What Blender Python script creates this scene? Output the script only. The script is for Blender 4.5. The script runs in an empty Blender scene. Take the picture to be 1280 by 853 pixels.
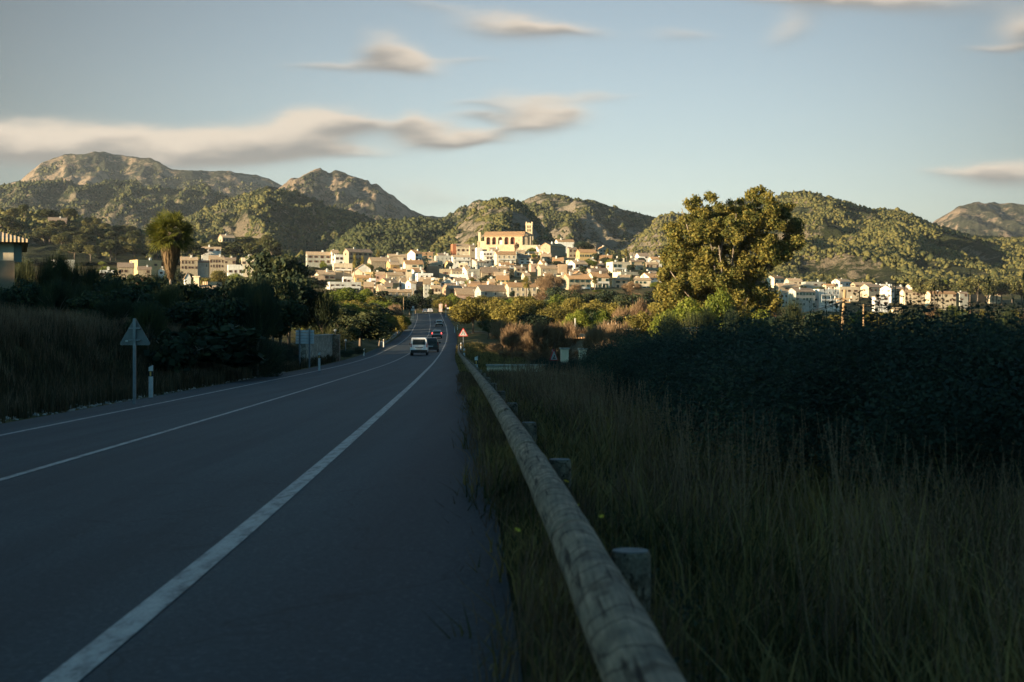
import bpy, math, random
import numpy as np
from mathutils import Vector, Matrix
random.seed(7)
RNG = np.random.default_rng(11)
F = 1778.0
CY = 426.5
C = bpy.context.scene.collection
rad = math.radians

# ------------------------------------------------------------------ noise
def _hash(ix, iy, seed):
    h = (ix.astype(np.int64) * 374761393 + iy.astype(np.int64) * 668265263 + seed * 974634777) & 0xffffffff
    h = ((h ^ (h >> 13)) * 1274126177) & 0xffffffff
    h = (h ^ (h >> 16)) & 0xffffffff
    return h / 4294967295.0 * 2 * math.pi
def gn(x, y, seed=0):
    x = np.asarray(x, float); y = np.asarray(y, float)
    ix = np.floor(x); iy = np.floor(y); fx = x - ix; fy = y - iy
    def g(dx, dy):
        a = _hash(ix + dx, iy + dy, seed)
        return np.cos(a) * (fx - dx) + np.sin(a) * (fy - dy)
    u = fx * fx * fx * (fx * (fx * 6 - 15) + 10); v = fy * fy * fy * (fy * (fy * 6 - 15) + 10)
    a = g(0, 0) * (1 - u) + g(1, 0) * u
    b = g(0, 1) * (1 - u) + g(1, 1) * u
    return (a * (1 - v) + b * v) * 1.5
def fbm(x, y, o=4, seed=0, gain=.5):
    s = 0; a = 1; t = 0
    for k in range(o):
        s = s + a * gn(x * 2 ** k, y * 2 ** k, seed + k); t += a; a *= gain
    return s / t
def ridged(x, y, o=4, seed=0):
    s = 0; a = 1; t = 0
    for k in range(o):
        s = s + a * (1 - 2 * np.abs(gn(x * 2 ** k, y * 2 ** k, seed + k))); t += a; a *= .5
    return s / t
def sstep(x, a, b):
    t = np.clip((np.asarray(x, float) - a) / (b - a), 0, 1)
    return t * t * (3 - 2 * t)

# ------------------------------------------------------------------ layout: road and ground
_Y = [-200, 0, 5, 10.7, 17, 20, 24, 29, 35, 42, 53, 67, 82, 104, 124, 150, 175, 212, 234, 268, 290, 317, 365, 395, 420, 450, 520, 700]
_X = [-4.0, -5.0, -5.1, -5.3, -5.55, -5.66, -5.8, -6.03, -6.3, -6.58, -7.05, -7.66, -8.3, -9.25, -10.1, -11.1, -12.0, -13.4, -14.25, -15.7, -16.8, -18.2, -21, -22.8, -24.4, -26.3, -32, -46]
_ZY = [-200, 0, 17, 24, 35, 53, 82, 104, 124, 150, 162, 175, 212, 234, 268, 290, 317, 365, 395, 420, 450, 480, 520, 700]
_ZZ = [-1.3, -1.45, -1.49, -1.52, -1.57, -1.62, -1.70, -1.74, -1.70, -1.50, -1.32, -1.04, -.42, .2, 1.2, 2.2, 3.35, 5.05, 6.3, 7.7, 8.85, 9.1, 10.5, 24]
_g = np.arange(-200, 700, 1.0)
def _smooth(v, s):
    k = np.exp(-.5 * (np.arange(-3 * s, 3 * s + 1) / s) ** 2); k /= k.sum()
    return np.convolve(np.pad(v, (3 * s, 3 * s), mode='edge'), k, 'valid')
_xs = _smooth(np.interp(_g, _Y, _X), 6)
_zs = _smooth(np.interp(_g, _ZY, _ZZ), 7)
def rX(Y): return np.interp(Y, _g, _xs)
def rZ(Y): return np.interp(Y, _g, _zs)
def rS(Y): return np.interp(Y, [0, 24, 50, 90, 125, 200], [.062, .060, .05, .04, .03, .02])
HD = [100, 200, 300, 400, 480, 560, 650, 760, 850, 930, 1010, 1080, 1150, 1400, 2500]
HZ = [-.5, .8, 3.5, 7.0, 10.4, 16, 23.5, 32.7, 41, 50.5, 60, 69.5, 73, 62, 62]
RD = [60, 130, 200, 280, 360, 430, 480, 560]
RZ = [-2.4, -2.2, -1.2, .2, 3, 7, 10.4, 16]
VD = [60, 200, 300, 500, 700, 900, 1000, 1100, 1200, 1400]
VZ = [-2.4, -3.0, -3.5, 1, 9, 18.5, 28, 38, 47, 55]
def gz(X, Y):
    X = np.asarray(X, float); Y = np.asarray(Y, float)
    Ys = np.maximum(Y, 30.0)
    px = X / Ys * F + 640
    dx = X - rX(Y)
    hill = np.interp(Y, HD, HZ)
    cap = np.interp(px, [-200, 0, 250, 400, 480, 540, 590, 680, 730, 790, 830], [62, 60, 50, 47, 52, 56, 71.5, 70, 62, 53, 46])
    hill = np.minimum(hill, cap + 0 * hill)
    rt = np.interp(Y, RD, RZ)
    rt = np.where(Y > 560, hill, rt)
    vr = np.interp(Y, VD, VZ)
    # right country
    far = hill * (1 - sstep(px, 590, 640)) + rt * sstep(px, 590, 640)
    far = far * (1 - sstep(px, 815, 960)) + vr * sstep(px, 815, 960)
    # left near bank
    left = np.interp(Y, [-50, 0, 60, 85, 104, 130, 200, 300], [.3, .35, .35, .25, -.1, -.9, .2, 3.5])
    left = np.where(Y > 300, hill, left)
    right = np.where(Y < 130, -1.62 - .75 * sstep(dx, 6, 16) , rt)
    out = np.where(dx < 0, left, right)
    out = out * (1 - sstep(Y, 120, 300)) + far * sstep(Y, 120, 300)
    out = out + fbm(X / 14., Y / 14., 3, 5) * .25 * sstep(np.abs(dx), 8, 16) + fbm(X / 90., Y / 90., 3, 9) * 3.0 * sstep(Y, 300, 700)
    # road corridor
    zr = rZ(Y) + np.clip(dx, -5.4, 5.1) * rS(Y)
    edge = np.maximum(np.abs(dx) - 5.2, 0)
    wL = sstep(edge, .9, 5.2 + np.maximum(Y - 120, 0) * .02)
    wR = sstep(edge, .15, 1.6 + np.maximum(Y - 120, 0) * .05)
    w = np.where(dx < 0, wL, wR)
    z = (zr - .03) * (1 - w) + out * w
    z = z - .3 * (1 - sstep(np.abs(dx), 4.6, 5.22)) * (Y < 470)
    # unseen ridge added at the left, heights shaped to shade the foreground
    xr = -88 + .1 * Y * 0
    hr = np.interp(Y, [-220, -150, -20, 47, 106, 150, 185, 225], [6, 14, 15, 11.5, 8.5, 6.8, 2.5, 0])
    z = z + hr * np.exp(-((X - xr) / 17.) ** 2)
    return z
def gzf(x, y): return float(gz(np.array([x]), np.array([y]))[0])
def PX(px, Y): return (px - 640) / F * Y
def ZP(py, Y): return (CY - py) / F * Y
def D_of(yb):
    ds = np.array([100, 200, 300, 400, 480, 560, 650, 760, 850, 930, 1010, 1080], float)
    ys = CY - np.interp(ds, HD, HZ) / ds * F
    return float(np.interp(yb, ys[::-1], ds[::-1]))

# ------------------------------------------------------------------ materials
def nt(name):
    m = bpy.data.materials.new(name); m.use_nodes = True
    n = m.node_tree; b = n.nodes['Principled BSDF']
    return m, n, b
def N(n, t, **k):
    o = n.nodes.new(t)
    for a, v in k.items():
        if a.startswith('i_'): o.inputs[a[2:].replace('_', ' ')].default_value = v
        else: setattr(o, a, v)
    return o
def ramp(n, fac, stops):
    r = n.nodes.new('ShaderNodeValToRGB'); e = r.color_ramp.elements
    while len(e) < len(stops): e.new(.5)
    for i, (p, c) in enumerate(stops):
        e[i].position = p; e[i].color = (*c, 1)
    n.links.new(fac, r.inputs[0]); return r.outputs[0]
def coords(n, kind='Object', scale=(1, 1, 1)):
    t = n.nodes.new('ShaderNodeTexCoord'); m = n.nodes.new('ShaderNodeMapping'); m.inputs['Scale'].default_value = scale
    n.links.new(t.outputs[kind], m.inputs[0]); return m.outputs[0]
def noise(n, co, sc, det=4, rough=.55):
    t = N(n, 'ShaderNodeTexNoise'); t.inputs['Scale'].default_value = sc; t.inputs['Detail'].default_value = det; t.inputs['Roughness'].default_value = rough
    n.links.new(co, t.inputs['Vector']); return t.outputs['Fac']
def bump(n, b, h, strength=.3, dist=.02):
    u = N(n, 'ShaderNodeBump'); u.inputs['Strength'].default_value = strength; u.inputs['Distance'].default_value = dist
    n.links.new(h, u.inputs['Height']); n.links.new(u.outputs[0], b.inputs['Normal'])
def mixc(n, fac, a, b, mode='MIX'):
    m = N(n, 'ShaderNodeMix', data_type='RGBA', blend_type=mode)
    for s, v in ((m.inputs[0], fac), (m.inputs[6], a), (m.inputs[7], b)):
        if hasattr(v, 'is_output') or isinstance(v, bpy.types.NodeSocket): n.links.new(v, s)
        elif isinstance(v, (int, float)): s.default_value = v
        else: s.default_value = (*v, 1)
    return m.outputs[2]
def simple(name, c1, c2, scale=3, rough=.85, bs=.2, bd=.02, kind='Object', stretch=(1, 1, 1), det=5, spec=.3, metal=0):
    m, n, b = nt(name)
    co = coords(n, kind, stretch); f = noise(n, co, scale, det)
    n.links.new(ramp(n, f, [(.3, c1), (.7, c2)]), b.inputs['Base Color'])
    b.inputs['Roughness'].default_value = rough; b.inputs['Specular IOR Level'].default_value = spec; b.inputs['Metallic'].default_value = metal
    if bs: bump(n, b, f, bs, bd)
    return m
def leafmat(name, cols, trans=.35, rough=.7):
    """colour varies per leaf clump (island), per tree and by position"""
    m, n, b = nt(name)
    g = N(n, 'ShaderNodeNewGeometry'); oi = N(n, 'ShaderNodeObjectInfo')
    co = coords(n, 'Object'); f = noise(n, co, .55, 3)
    a = N(n, 'ShaderNodeMath', operation='MULTIPLY_ADD'); a.inputs[1].default_value = .35
    n.links.new(g.outputs['Random Per Island'], a.inputs[0]); n.links.new(f, a.inputs[2])
    c = N(n, 'ShaderNodeMath', operation='MULTIPLY_ADD'); c.inputs[1].default_value = .3
    n.links.new(oi.outputs['Random'], c.inputs[0]); n.links.new(a.outputs[0], c.inputs[2])
    col = ramp(n, c.outputs[0], [(.45, cols[0]), (.8, cols[1]), (1.0, cols[2])])
    n.links.new(col, b.inputs['Base Color']); b.inputs['Roughness'].default_value = rough; b.inputs['Specular IOR Level'].default_value = .15
    if trans:
        t = N(n, 'ShaderNodeBsdfTranslucent'); n.links.new(col, t.inputs[0])
        mx = N(n, 'ShaderNodeMixShader'); mx.inputs[0].default_value = trans
        n.links.new(b.outputs[0], mx.inputs[1]); n.links.new(t.outputs[0], mx.inputs[2])
        n.links.new(mx.outputs[0], n.nodes['Material Output'].inputs[0])
    return m
M = {}
def asphalt():
    m, n, b = nt('asphalt'); co = coords(n, 'Object')
    f1 = noise(n, co, 34, 6, .85); f2 = noise(n, co, .35, 5)
    co2 = coords(n, 'Object', (1.6, .05, 1)); f3 = noise(n, co2, 1.0, 4)
    c = ramp(n, f1, [(.34, (.009, .018, .022)), (.56, (.027, .045, .052)), (.70, (.15, .17, .17))])
    c = mixc(n, f2, c, ramp(n, f2, [(.3, (.62, .63, .65)), (.7, (1.15, 1.12, 1.08))]), 'MULTIPLY')
    c = mixc(n, .8, c, ramp(n, f3, [(.35, (.62, .62, .64)), (.65, (1.3, 1.28, 1.25))]), 'MULTIPLY')
    v = N(n, 'ShaderNodeTexVoronoi', feature='DISTANCE_TO_EDGE'); v.inputs['Scale'].default_value = .22
    w = N(n, 'ShaderNodeTexNoise'); w.inputs['Scale'].default_value = 1.2; n.links.new(co, w.inputs['Vector'])
    va = N(n, 'ShaderNodeVectorMath', operation='ADD'); n.links.new(co, va.inputs[0]); n.links.new(w.outputs['Color'], va.inputs[1]); n.links.new(va.outputs[0], v.inputs['Vector'])
    c = mixc(n, 1.0, c, ramp(n, v.outputs['Distance'], [(.0, (.55, .55, .55)), (.004, (1, 1, 1))]), 'MULTIPLY')
    n.links.new(c, b.inputs['Base Color']); b.inputs['Roughness'].default_value = .74; b.inputs['Specular IOR Level'].default_value = .32
    bump(n, b, f1, .5, .01); return m
M['asphalt'] = asphalt()
def paint():
    m, n, b = nt('road_paint'); co = coords(n, 'Object', (1, .35, 1)); f = noise(n, co, 9, 6, .7); f2 = noise(n, coords(n, 'Object'), 60, 3)
    c = ramp(n, f, [(.36, (.13, .12, .11)), (.5, (.34, .32, .29)), (.7, (.46, .43, .39))])
    c = mixc(n, .6, c, ramp(n, f2, [(.35, (.6, .6, .6)), (.55, (1, 1, 1))]), 'MULTIPLY')
    n.links.new(c, b.inputs['Base Color']); b.inputs['Roughness'].default_value = .7; return m
M['paint'] = paint()
def groundmat():
    m, n, b = nt('dry_ground'); co = coords(n, 'Object')
    f = noise(n, co, .06, 6, .6); f2 = noise(n, co, 1.5, 5); f3 = noise(n, co, .35, 6, .7)
    c = ramp(n, f, [(.35, (.050, .062, .022)), (.5, (.10, .085, .034)), (.65, (.17, .12, .06))])
    c = mixc(n, .7, c, ramp(n, f2, [(.3, (.5, .55, .5)), (.7, (1.3, 1.25, 1.15))]), 'MULTIPLY')
    c = mixc(n, .8, c, ramp(n, f3, [(.35, (.45, .5, .4)), (.6, (1.2, 1.15, 1.05))]), 'MULTIPLY')
    n.links.new(c, b.inputs['Base Color']); b.inputs['Roughness'].default_value = .95; b.inputs['Specular IOR Level'].default_value = .1
    bump(n, b, f2, .6, .15); return m
M['ground'] = groundmat()
def rockmat(name, rock, scrub, bias, s=1.0):
    """limestone with scrub in patches; bias moves the split between them"""
    m, n, b = nt(name); co = coords(n, 'Object')
    f = noise(n, co, .016 * s, 9, .72); f2 = noise(n, co, .09 * s, 7, .75); f3 = noise(n, co, .0025 * s, 4)
    g = N(n, 'ShaderNodeNewGeometry'); sep = N(n, 'ShaderNodeSeparateXYZ'); n.links.new(g.outputs['Normal'], sep.inputs[0])
    a = N(n, 'ShaderNodeMath', operation='MULTIPLY_ADD'); a.inputs[1].default_value = .5; n.links.new(f2, a.inputs[0]); n.links.new(f, a.inputs[2])
    a2 = N(n, 'ShaderNodeMath', operation='MULTIPLY_ADD'); a2.inputs[1].default_value = -.35; n.links.new(sep.outputs[2], a2.inputs[0]); n.links.new(a.outputs[0], a2.inputs[2])
    a3 = N(n, 'ShaderNodeMath', operation='MULTIPLY_ADD'); a3.inputs[1].default_value = .4; n.links.new(f3, a3.inputs[0]); n.links.new(a2.outputs[0], a3.inputs[2])
    a4 = N(n, 'ShaderNodeMath', operation='ADD'); a4.inputs[1].default_value = bias; n.links.new(a3.outputs[0], a4.inputs[0])
    msk = ramp(n, a4.outputs[0], [(.60, (0, 0, 0)), (.70, (1, 1, 1))])
    rc = ramp(n, f2, [(.3, [v * .55 for v in rock]), (.65, rock)])
    sc = ramp(n, f2, [(.35, [v * .6 for v in scrub]), (.65, [v * 1.35 for v in scrub])])
    c = mixc(n, msk, sc, rc)
    n.links.new(c, b.inputs['Base Color']); b.inputs['Roughness'].default_value = .95; b.inputs['Specular IOR Level'].default_value = .1
    bump(n, b, a.outputs[0], 1.0, 22); return m
M['rock_far'] = rockmat('limestone_mountain', (.37, .27, .18), (.06, .062, .036), -.02, .8)
M['rock_mid'] = rockmat('scrub_hillside', (.42, .34, .24), (.065, .075, .03), .0, 1.5)
M['rock_wood'] = rockmat('wooded_hillside', (.34, .27, .18), (.05, .058, .022), -.08, 2.0)
M['lf_hill'] = leafmat('pine_wood_leaves', [(.030, .040, .014), (.062, .066, .022), (.135, .118, .035)], .1)
M['lf_dark'] = leafmat('dark_leaves', [(.018, .030, .019), (.034, .050, .026), (.075, .080, .030)], .25)
M['lf_gold'] = leafmat('golden_leaves', [(.075, .068, .018), (.165, .138, .032), (.29, .235, .055)], .4)
M['lf_green'] = leafmat('green_leaves', [(.06, .085, .014), (.13, .16, .024), (.24, .25, .04)], .4)
M['lf_euca'] = leafmat('eucalyptus_leaves', [(.034, .044, .014), (.095, .10, .024), (.225, .18, .04)], .35)
M['lf_pink'] = leafmat('bare_twigs', [(.10, .062, .036), (.19, .12, .065), (.30, .20, .11)], .1)
M['lf_olive'] = leafmat('scrub_leaves', [(.016, .030, .023), (.032, .049, .034), (.066, .082, .042)], .3)
M['grass'] = leafmat('grass_blades', [(.014, .021, .009), (.050, .052, .017), (.23, .17, .06)], .3)
M['bankgrass'] = leafmat('dark_bank_grass', [(.018, .024, .012), (.045, .040, .020), (.11, .08, .042)], .25)
M['straw'] = leafmat('dry_grass', [(.08, .055, .035), (.115, .075, .042), (.21, .145, .085)], .3)
M['bark'] = simple('bark', (.10, .075, .055), (.22, .17, .12), 3, .9, .5, .05, stretch=(1, 1, .2))
M['midbark'] = simple('grey_bark', (.14, .11, .08), (.28, .22, .16), 1.5, .8, .3, .05, stretch=(1, 1, .2))
M['palebark'] = simple('pale_bark', (.30, .24, .17), (.5, .42, .32), 1.5, .8, .3, .05, stretch=(1, 1, .2))
def wall_mat(name, c, var=.12, s=.6):
    m, n, b = nt(name); co = coords(n, 'Object')
    f = noise(n, co, s, 6, .65); st = noise(n, coords(n, 'Object', (1.2, 1.2, .12)), 1.2, 4); oi = N(n, 'ShaderNodeObjectInfo')
    a = [v * (1 - var * 2) for v in c]; d = [min(v * (1 + var), .85) for v in c]
    k = ramp(n, f, [(.3, a), (.65, d)])
    k = mixc(n, .5, k, ramp(n, st, [(.35, (.72, .68, .6)), (.55, (1, 1, 1))]), 'MULTIPLY')
    k = mixc(n, 1.0, k, ramp(n, oi.outputs['Random'], [(0, (.82, .8, .76)), (1, (1.05, 1.05, 1.05))]), 'MULTIPLY')
    n.links.new(k, b.inputs['Base Color']); b.inputs['Roughness'].default_value = .9; b.inputs['Specular IOR Level'].default_value = .2
    bump(n, b, f, .15, .03); return m
M['white'] = wall_mat('white_render', (.80, .77, .70))
M['cream'] = wall_mat('cream_render', (.68, .58, .42))
M['yellow'] = wall_mat('ochre_render', (.58, .42, .20))
M['stone'] = wall_mat('stone_masonry', (.40, .33, .23), .25, 1.8)
M['pink'] = wall_mat('pink_render', (.52, .36, .28))
M['grey'] = wall_mat('grey_render', (.40, .40, .35))
M['brown'] = wall_mat('brown_render', (.36, .26, .17))
M['brick'] = simple('brick_red', (.30, .10, .05), (.42, .17, .08), 2, .9)
def tile(name, c1, c2):
    m, n, b = nt(name); co = coords(n, 'Object')
    w = N(n, 'ShaderNodeTexWave', wave_type='BANDS', bands_direction='X'); w.inputs['Scale'].default_value = 1.3; w.inputs['Distortion'].default_value = .4
    n.links.new(co, w.inputs[0]); f = noise(n, co, 1.4, 6, .7); oi = N(n, 'ShaderNodeObjectInfo')
    k = ramp(n, f, [(.3, c1), (.7, c2)])
    k = mixc(n, .6, k, ramp(n, w.outputs['Fac'], [(0, (.55, .5, .5)), (.5, (1.1, 1.1, 1.1))]), 'MULTIPLY')
    k = mixc(n, 1.0, k, ramp(n, oi.outputs['Random'], [(0, (.7, .68, .66)), (1, (1.15, 1.12, 1.1))]), 'MULTIPLY')
    n.links.new(k, b.inputs['Base Color']); b.inputs['Roughness'].default_value = .9; bump(n, b, w.outputs['Fac'], .6, .08); return m
M['tile'] = tile('clay_roof_tiles', (.40, .28, .16), (.64, .48, .30))
M['tile_or'] = tile('orange_roof_tiles', (.44, .24, .10), (.64, .40, .20))
M['tile_old'] = tile('old_brown_roof_tiles', (.22, .16, .105), (.38, .29, .20))
M['glass'] = simple('dark_window_glass', (.012, .016, .02), (.03, .035, .04), 2, .15, 0, spec=.5)
M['shut_g'] = simple('green_shutter', (.03, .07, .055), (.05, .10, .08), 2)
M['shut_b'] = simple('brown_shutter', (.10, .05, .03), (.17, .09, .05), 2)
M['frame_w'] = simple('pale_frame', (.5, .47, .42), (.62, .58, .5), 2)
M['metal'] = simple('galvanised_steel', (.16, .17, .18), (.26, .27, .28), 6, .5, .1, metal=.6)
M['alu'] = simple('sheet_aluminium', (.11, .12, .12), (.17, .18, .18), 4, .45, .05, metal=.5)
M['post_w'] = simple('white_plastic', (.42, .42, .40), (.58, .57, .54), 5, .5, .05)
M['black'] = simple('black_plastic', (.012, .012, .013), (.022, .022, .023), 5, .5, .05)
M['rubber'] = simple('tyre_rubber', (.012, .012, .012), (.025, .025, .025), 8, .9, .2)
M['red'] = simple('sign_red', (.32, .02, .02), (.45, .035, .03), 3, .5, 0)
M['sgwhite'] = simple('sign_white', (.36, .35, .33), (.46, .45, .42), 3, .6, 0)
M['sgyellow'] = simple('sign_yellow', (.75, .55, .04), (.85, .62, .05), 3, .5, 0)
M['amber'] = simple('amber_reflector', (.6, .36, .08), (.75, .45, .12), 3, .4, 0)
M['concrete'] = simple('concrete', (.22, .20, .17), (.40, .37, .31), 4, .9, .4, .03)
M['polewood'] = simple('pole_wood', (.28, .18, .09), (.42, .29, .16), 2, .9, .3, .02, stretch=(1, 1, .1))
M['wire'] = simple('cable_black', (.03, .03, .03), (.06, .055, .05), 2, .7, 0)
M['wire_pale'] = simple('cable_pale', (.25, .2, .14), (.36, .29, .2), 2, .7, 0)
def rubble(name, c1, c2, sc=3.2):
    m, n, b = nt(name); co = coords(n, 'Object')
    v = N(n, 'ShaderNodeTexVoronoi'); v.inputs['Scale'].default_value = sc; n.links.new(co, v.inputs['Vector'])
    e = N(n, 'ShaderNodeTexVoronoi', feature='DISTANCE_TO_EDGE'); e.inputs['Scale'].default_value = sc; n.links.new(co, e.inputs['Vector'])
    sp = N(n, 'ShaderNodeSeparateColor'); n.links.new(v.outputs['Color'], sp.inputs[0])
    k = ramp(n, sp.outputs[0], [(0, c1), (1, c2)])
    k = mixc(n, 1.0, k, ramp(n, e.outputs['Distance'], [(0, (.35, .33, .3)), (.08, (1, 1, 1))]), 'MULTIPLY')
    n.links.new(k, b.inputs['Base Color']); b.inputs['Roughness'].default_value = .95; bump(n, b, e.outputs['Distance'], .5, .05); return m
M['rubble'] = rubble('rubble_stone', (.20, .17, .13), (.42, .37, .29))
M['rubble_red'] = rubble('reddish_rubble', (.22, .12, .08), (.36, .24, .16))
def logmat():
    m, n, b = nt('weathered_log')
    f = noise(n, coords(n, 'Object', (2.2, 1.2, 2.2)), 3, 5, .6); g = noise(n, coords(n, 'Object', (70, 2.5, 70)), 1, 4, .6); cr = noise(n, coords(n, 'Object', (22, .9, 22)), 1, 3, .6)
    arc = N(n, 'ShaderNodeTexWave', wave_type='BANDS', bands_direction='Y'); arc.inputs['Scale'].default_value = 1.1; arc.inputs['Distortion'].default_value = 14; arc.inputs['Detail'].default_value = 3; arc.inputs['Detail Scale'].default_value = 1.2
    n.links.new(coords(n, 'Object', (2.5, 1, 2.5)), arc.inputs[0])
    k = ramp(n, f, [(.32, (.11, .09, .065)), (.5, (.225, .175, .12)), (.68, (.35, .26, .175))])
    k = mixc(n, .8, k, ramp(n, g, [(.32, (.5, .5, .5)), (.6, (1.15, 1.12, 1.1))]), 'MULTIPLY')
    k = mixc(n, .95, k, ramp(n, cr, [(.335, (.14, .13, .12)), (.40, (1, 1, 1))]), 'MULTIPLY')
    k = mixc(n, .8, k, ramp(n, arc.outputs['Fac'], [(.0, (.35, .33, .31)), (.14, (1, 1, 1))]), 'MULTIPLY')
    v = N(n, 'ShaderNodeTexVoronoi'); v.inputs['Scale'].default_value = 1.0; n.links.new(coords(n, 'Object', (5, 2.1, 5)), v.inputs['Vector'])
    k = mixc(n, .9, k, ramp(n, v.outputs['Distance'], [(.06, (.22, .18, .14)), (.13, (1, 1, 1))]), 'MULTIPLY')
    n.links.new(k, b.inputs['Base Color']); b.inputs['Roughness'].default_value = .88; b.inputs['Specular IOR Level'].default_value = .2
    bump(n, b, g, .6, .01); return m
M['log'] = logmat()
def carpaint(name, c):
    m, n, b = nt(name); b.inputs['Roughness'].default_value = .35; b.inputs['Coat Weight'].default_value = .15
    f = noise(n, coords(n, 'Object'), 2, 3)
    n.links.new(ramp(n, f, [(.3, [v * .85 for v in c]), (.7, c)]), b.inputs['Base Color']); return m
def lampmat():
    m, n, b = nt('tail_light_glow'); f = noise(n, coords(n, 'Object'), 8, 2)
    n.links.new(ramp(n, f, [(.3, (.5, .01, .01)), (.7, (.7, .03, .03))]), b.inputs['Base Color'])
    b.inputs['Emission Color'].default_value = (1, .08, .06, 1); b.inputs['Emission Strength'].default_value = 2.2; return m
M['brake'] = lampmat()
M['taillens'] = simple('tail_light_lens', (.22, .01, .01), (.3, .02, .02), 3, .3, 0)

# ------------------------------------------------------------------ mesh helpers
def npmesh(name, V, Fc, mats, midx=None, smooth=False):
    me = bpy.data.meshes.new(name)
    V = np.asarray(V, np.float32).reshape(-1, 3); Fc = np.asarray(Fc, np.int32); k = Fc.shape[1]
    me.vertices.add(len(V)); me.vertices.foreach_set('co', V.ravel())
    me.loops.add(Fc.size); me.loops.foreach_set('vertex_index', Fc.ravel())
    me.polygons.add(len(Fc)); me.polygons.foreach_set('loop_start', np.arange(0, Fc.size, k, dtype=np.int32))
    if midx is not None: me.polygons.foreach_set('material_index', np.asarray(midx, np.int32))
    if smooth: me.polygons.foreach_set('use_smooth', np.ones(len(Fc), bool))
    for m in (mats if isinstance(mats, list) else [mats]): me.materials.append(m)
    me.update(calc_edges=True); return me
class MB:
    def __init__(s): s.v = []; s.f = []; s.m = []
    def add(s, vs, fs, mi=0):
        o = len(s.v); s.v += [tuple(v) for v in vs]; s.f += [tuple(i + o for i in f) for f in fs]; s.m += [mi] * len(fs); return s
    def box(s, x0, x1, y0, y1, z0, z1, mi=0):
        return s.add([(x0, y0, z0), (x1, y0, z0), (x1, y1, z0), (x0, y1, z0), (x0, y0, z1), (x1, y0, z1), (x1, y1, z1), (x0, y1, z1)],
                     [(0, 3, 2, 1), (4, 5, 6, 7), (0, 1, 5, 4), (1, 2, 6, 5), (2, 3, 7, 6), (3, 0, 4, 7)], mi)
    def tube(s, pts, rs, seg=8, mi=0, cap=True):
        pts = [Vector(p) for p in pts]; n = len(pts)
        if not hasattr(rs, '__len__'): rs = [rs] * n
        vs = []; fs = []; u = None
        for i, p in enumerate(pts):
            d = (pts[min(i + 1, n - 1)] - pts[max(i - 1, 0)]).normalized()
            if u is None:
                u = Vector((0, 0, 1)) if abs(d.z) < .9 else Vector((1, 0, 0))
            u = (u - d * u.dot(d)).normalized(); w = d.cross(u)
            for k in range(seg):
                a = 2 * math.pi * k / seg
                vs.append(p + (u * math.cos(a) + w * math.sin(a)) * rs[i])
        for i in range(n - 1):
            for k in range(seg):
                fs.append((i * seg + k, i * seg + (k + 1) % seg, (i + 1) * seg + (k + 1) % seg, (i + 1) * seg + k))
        if cap:
            fs.append(tuple(range(seg))[::-1]); fs.append(tuple((n - 1) * seg + k for k in range(seg)))
        return s.add(vs, fs, mi)
    def prism(s, poly, d0, d1, axis='y', mi=0):
        n = len(poly)
        if axis == 'y': vs = [(a, d0, b) for a, b in poly] + [(a, d1, b) for a, b in poly]
        elif axis == 'x': vs = [(d0, a, b) for a, b in poly] + [(d1, a, b) for a, b in poly]
        else: vs = [(a, b, d0) for a, b in poly] + [(a, b, d1) for a, b in poly]
        fs = [tuple(range(n)), tuple(range(n, 2 * n))[::-1]] + [(i, (i + 1) % n + 0, (i + 1) % n + n, i + n)[::-1] for i in range(n)]
        return s.add(vs, fs, mi)
    def mesh(s, name, mats, smooth=False, fix=True):
        me = bpy.data.meshes.new(name); me.from_pydata(s.v, [], s.f)
        for m in (mats if isinstance(mats, list) else [mats]): me.materials.append(m)
        me.polygons.foreach_set('material_index', s.m)
        if smooth: me.polygons.foreach_set('use_smooth', [True] * len(s.f))
        me.update()
        if fix:
            import bmesh
            bm = bmesh.new(); bm.from_mesh(me); bmesh.ops.recalc_face_normals(bm, faces=bm.faces); bm.to_mesh(me); bm.free()
        return me
    def build(s, name, mats, parent=None, smooth=False): return link(name, s.mesh(name, mats, smooth), parent)
def link(name, me, parent=None, loc=None):
    o = bpy.data.objects.new(name, me); C.objects.link(o)
    if parent is not None: o.parent = parent
    if loc is not None: o.location = loc
    return o
def tag(o, label, cat, group=None, kind=None):
    if label: o['label'] = label
    if cat: o['category'] = cat
    if group: o['group'] = group
    if kind: o['kind'] = kind
    return o
def thing(name, label, cat, loc, rz=0, group=None, scale=None):
    o = bpy.data.objects.new(name, None); C.objects.link(o); o.location = loc; o.rotation_euler = (0, 0, rz); o.empty_display_size = .2
    if scale is not None: o.scale = scale
    return tag(o, label, cat, group)
ONES = 'first second third fourth fifth sixth seventh eighth ninth tenth eleventh twelfth thirteenth fourteenth fifteenth sixteenth seventeenth eighteenth nineteenth'.split()
TENS = {2: ('twenty', 'twentieth'), 3: ('thirty', 'thirtieth'), 4: ('forty', 'fortieth'), 5: ('fifty', 'fiftieth'), 6: ('sixty', 'sixtieth'), 7: ('seventy', 'seventieth'), 8: ('eighty', 'eightieth'), 9: ('ninety', 'ninetieth')}
def nth(i):
    if i < 20: return ONES[i - 1]
    t, u = divmod(i, 10)
    return TENS[t][1] if u == 0 else TENS[t][0] + '-' + ONES[u - 1]

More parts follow.
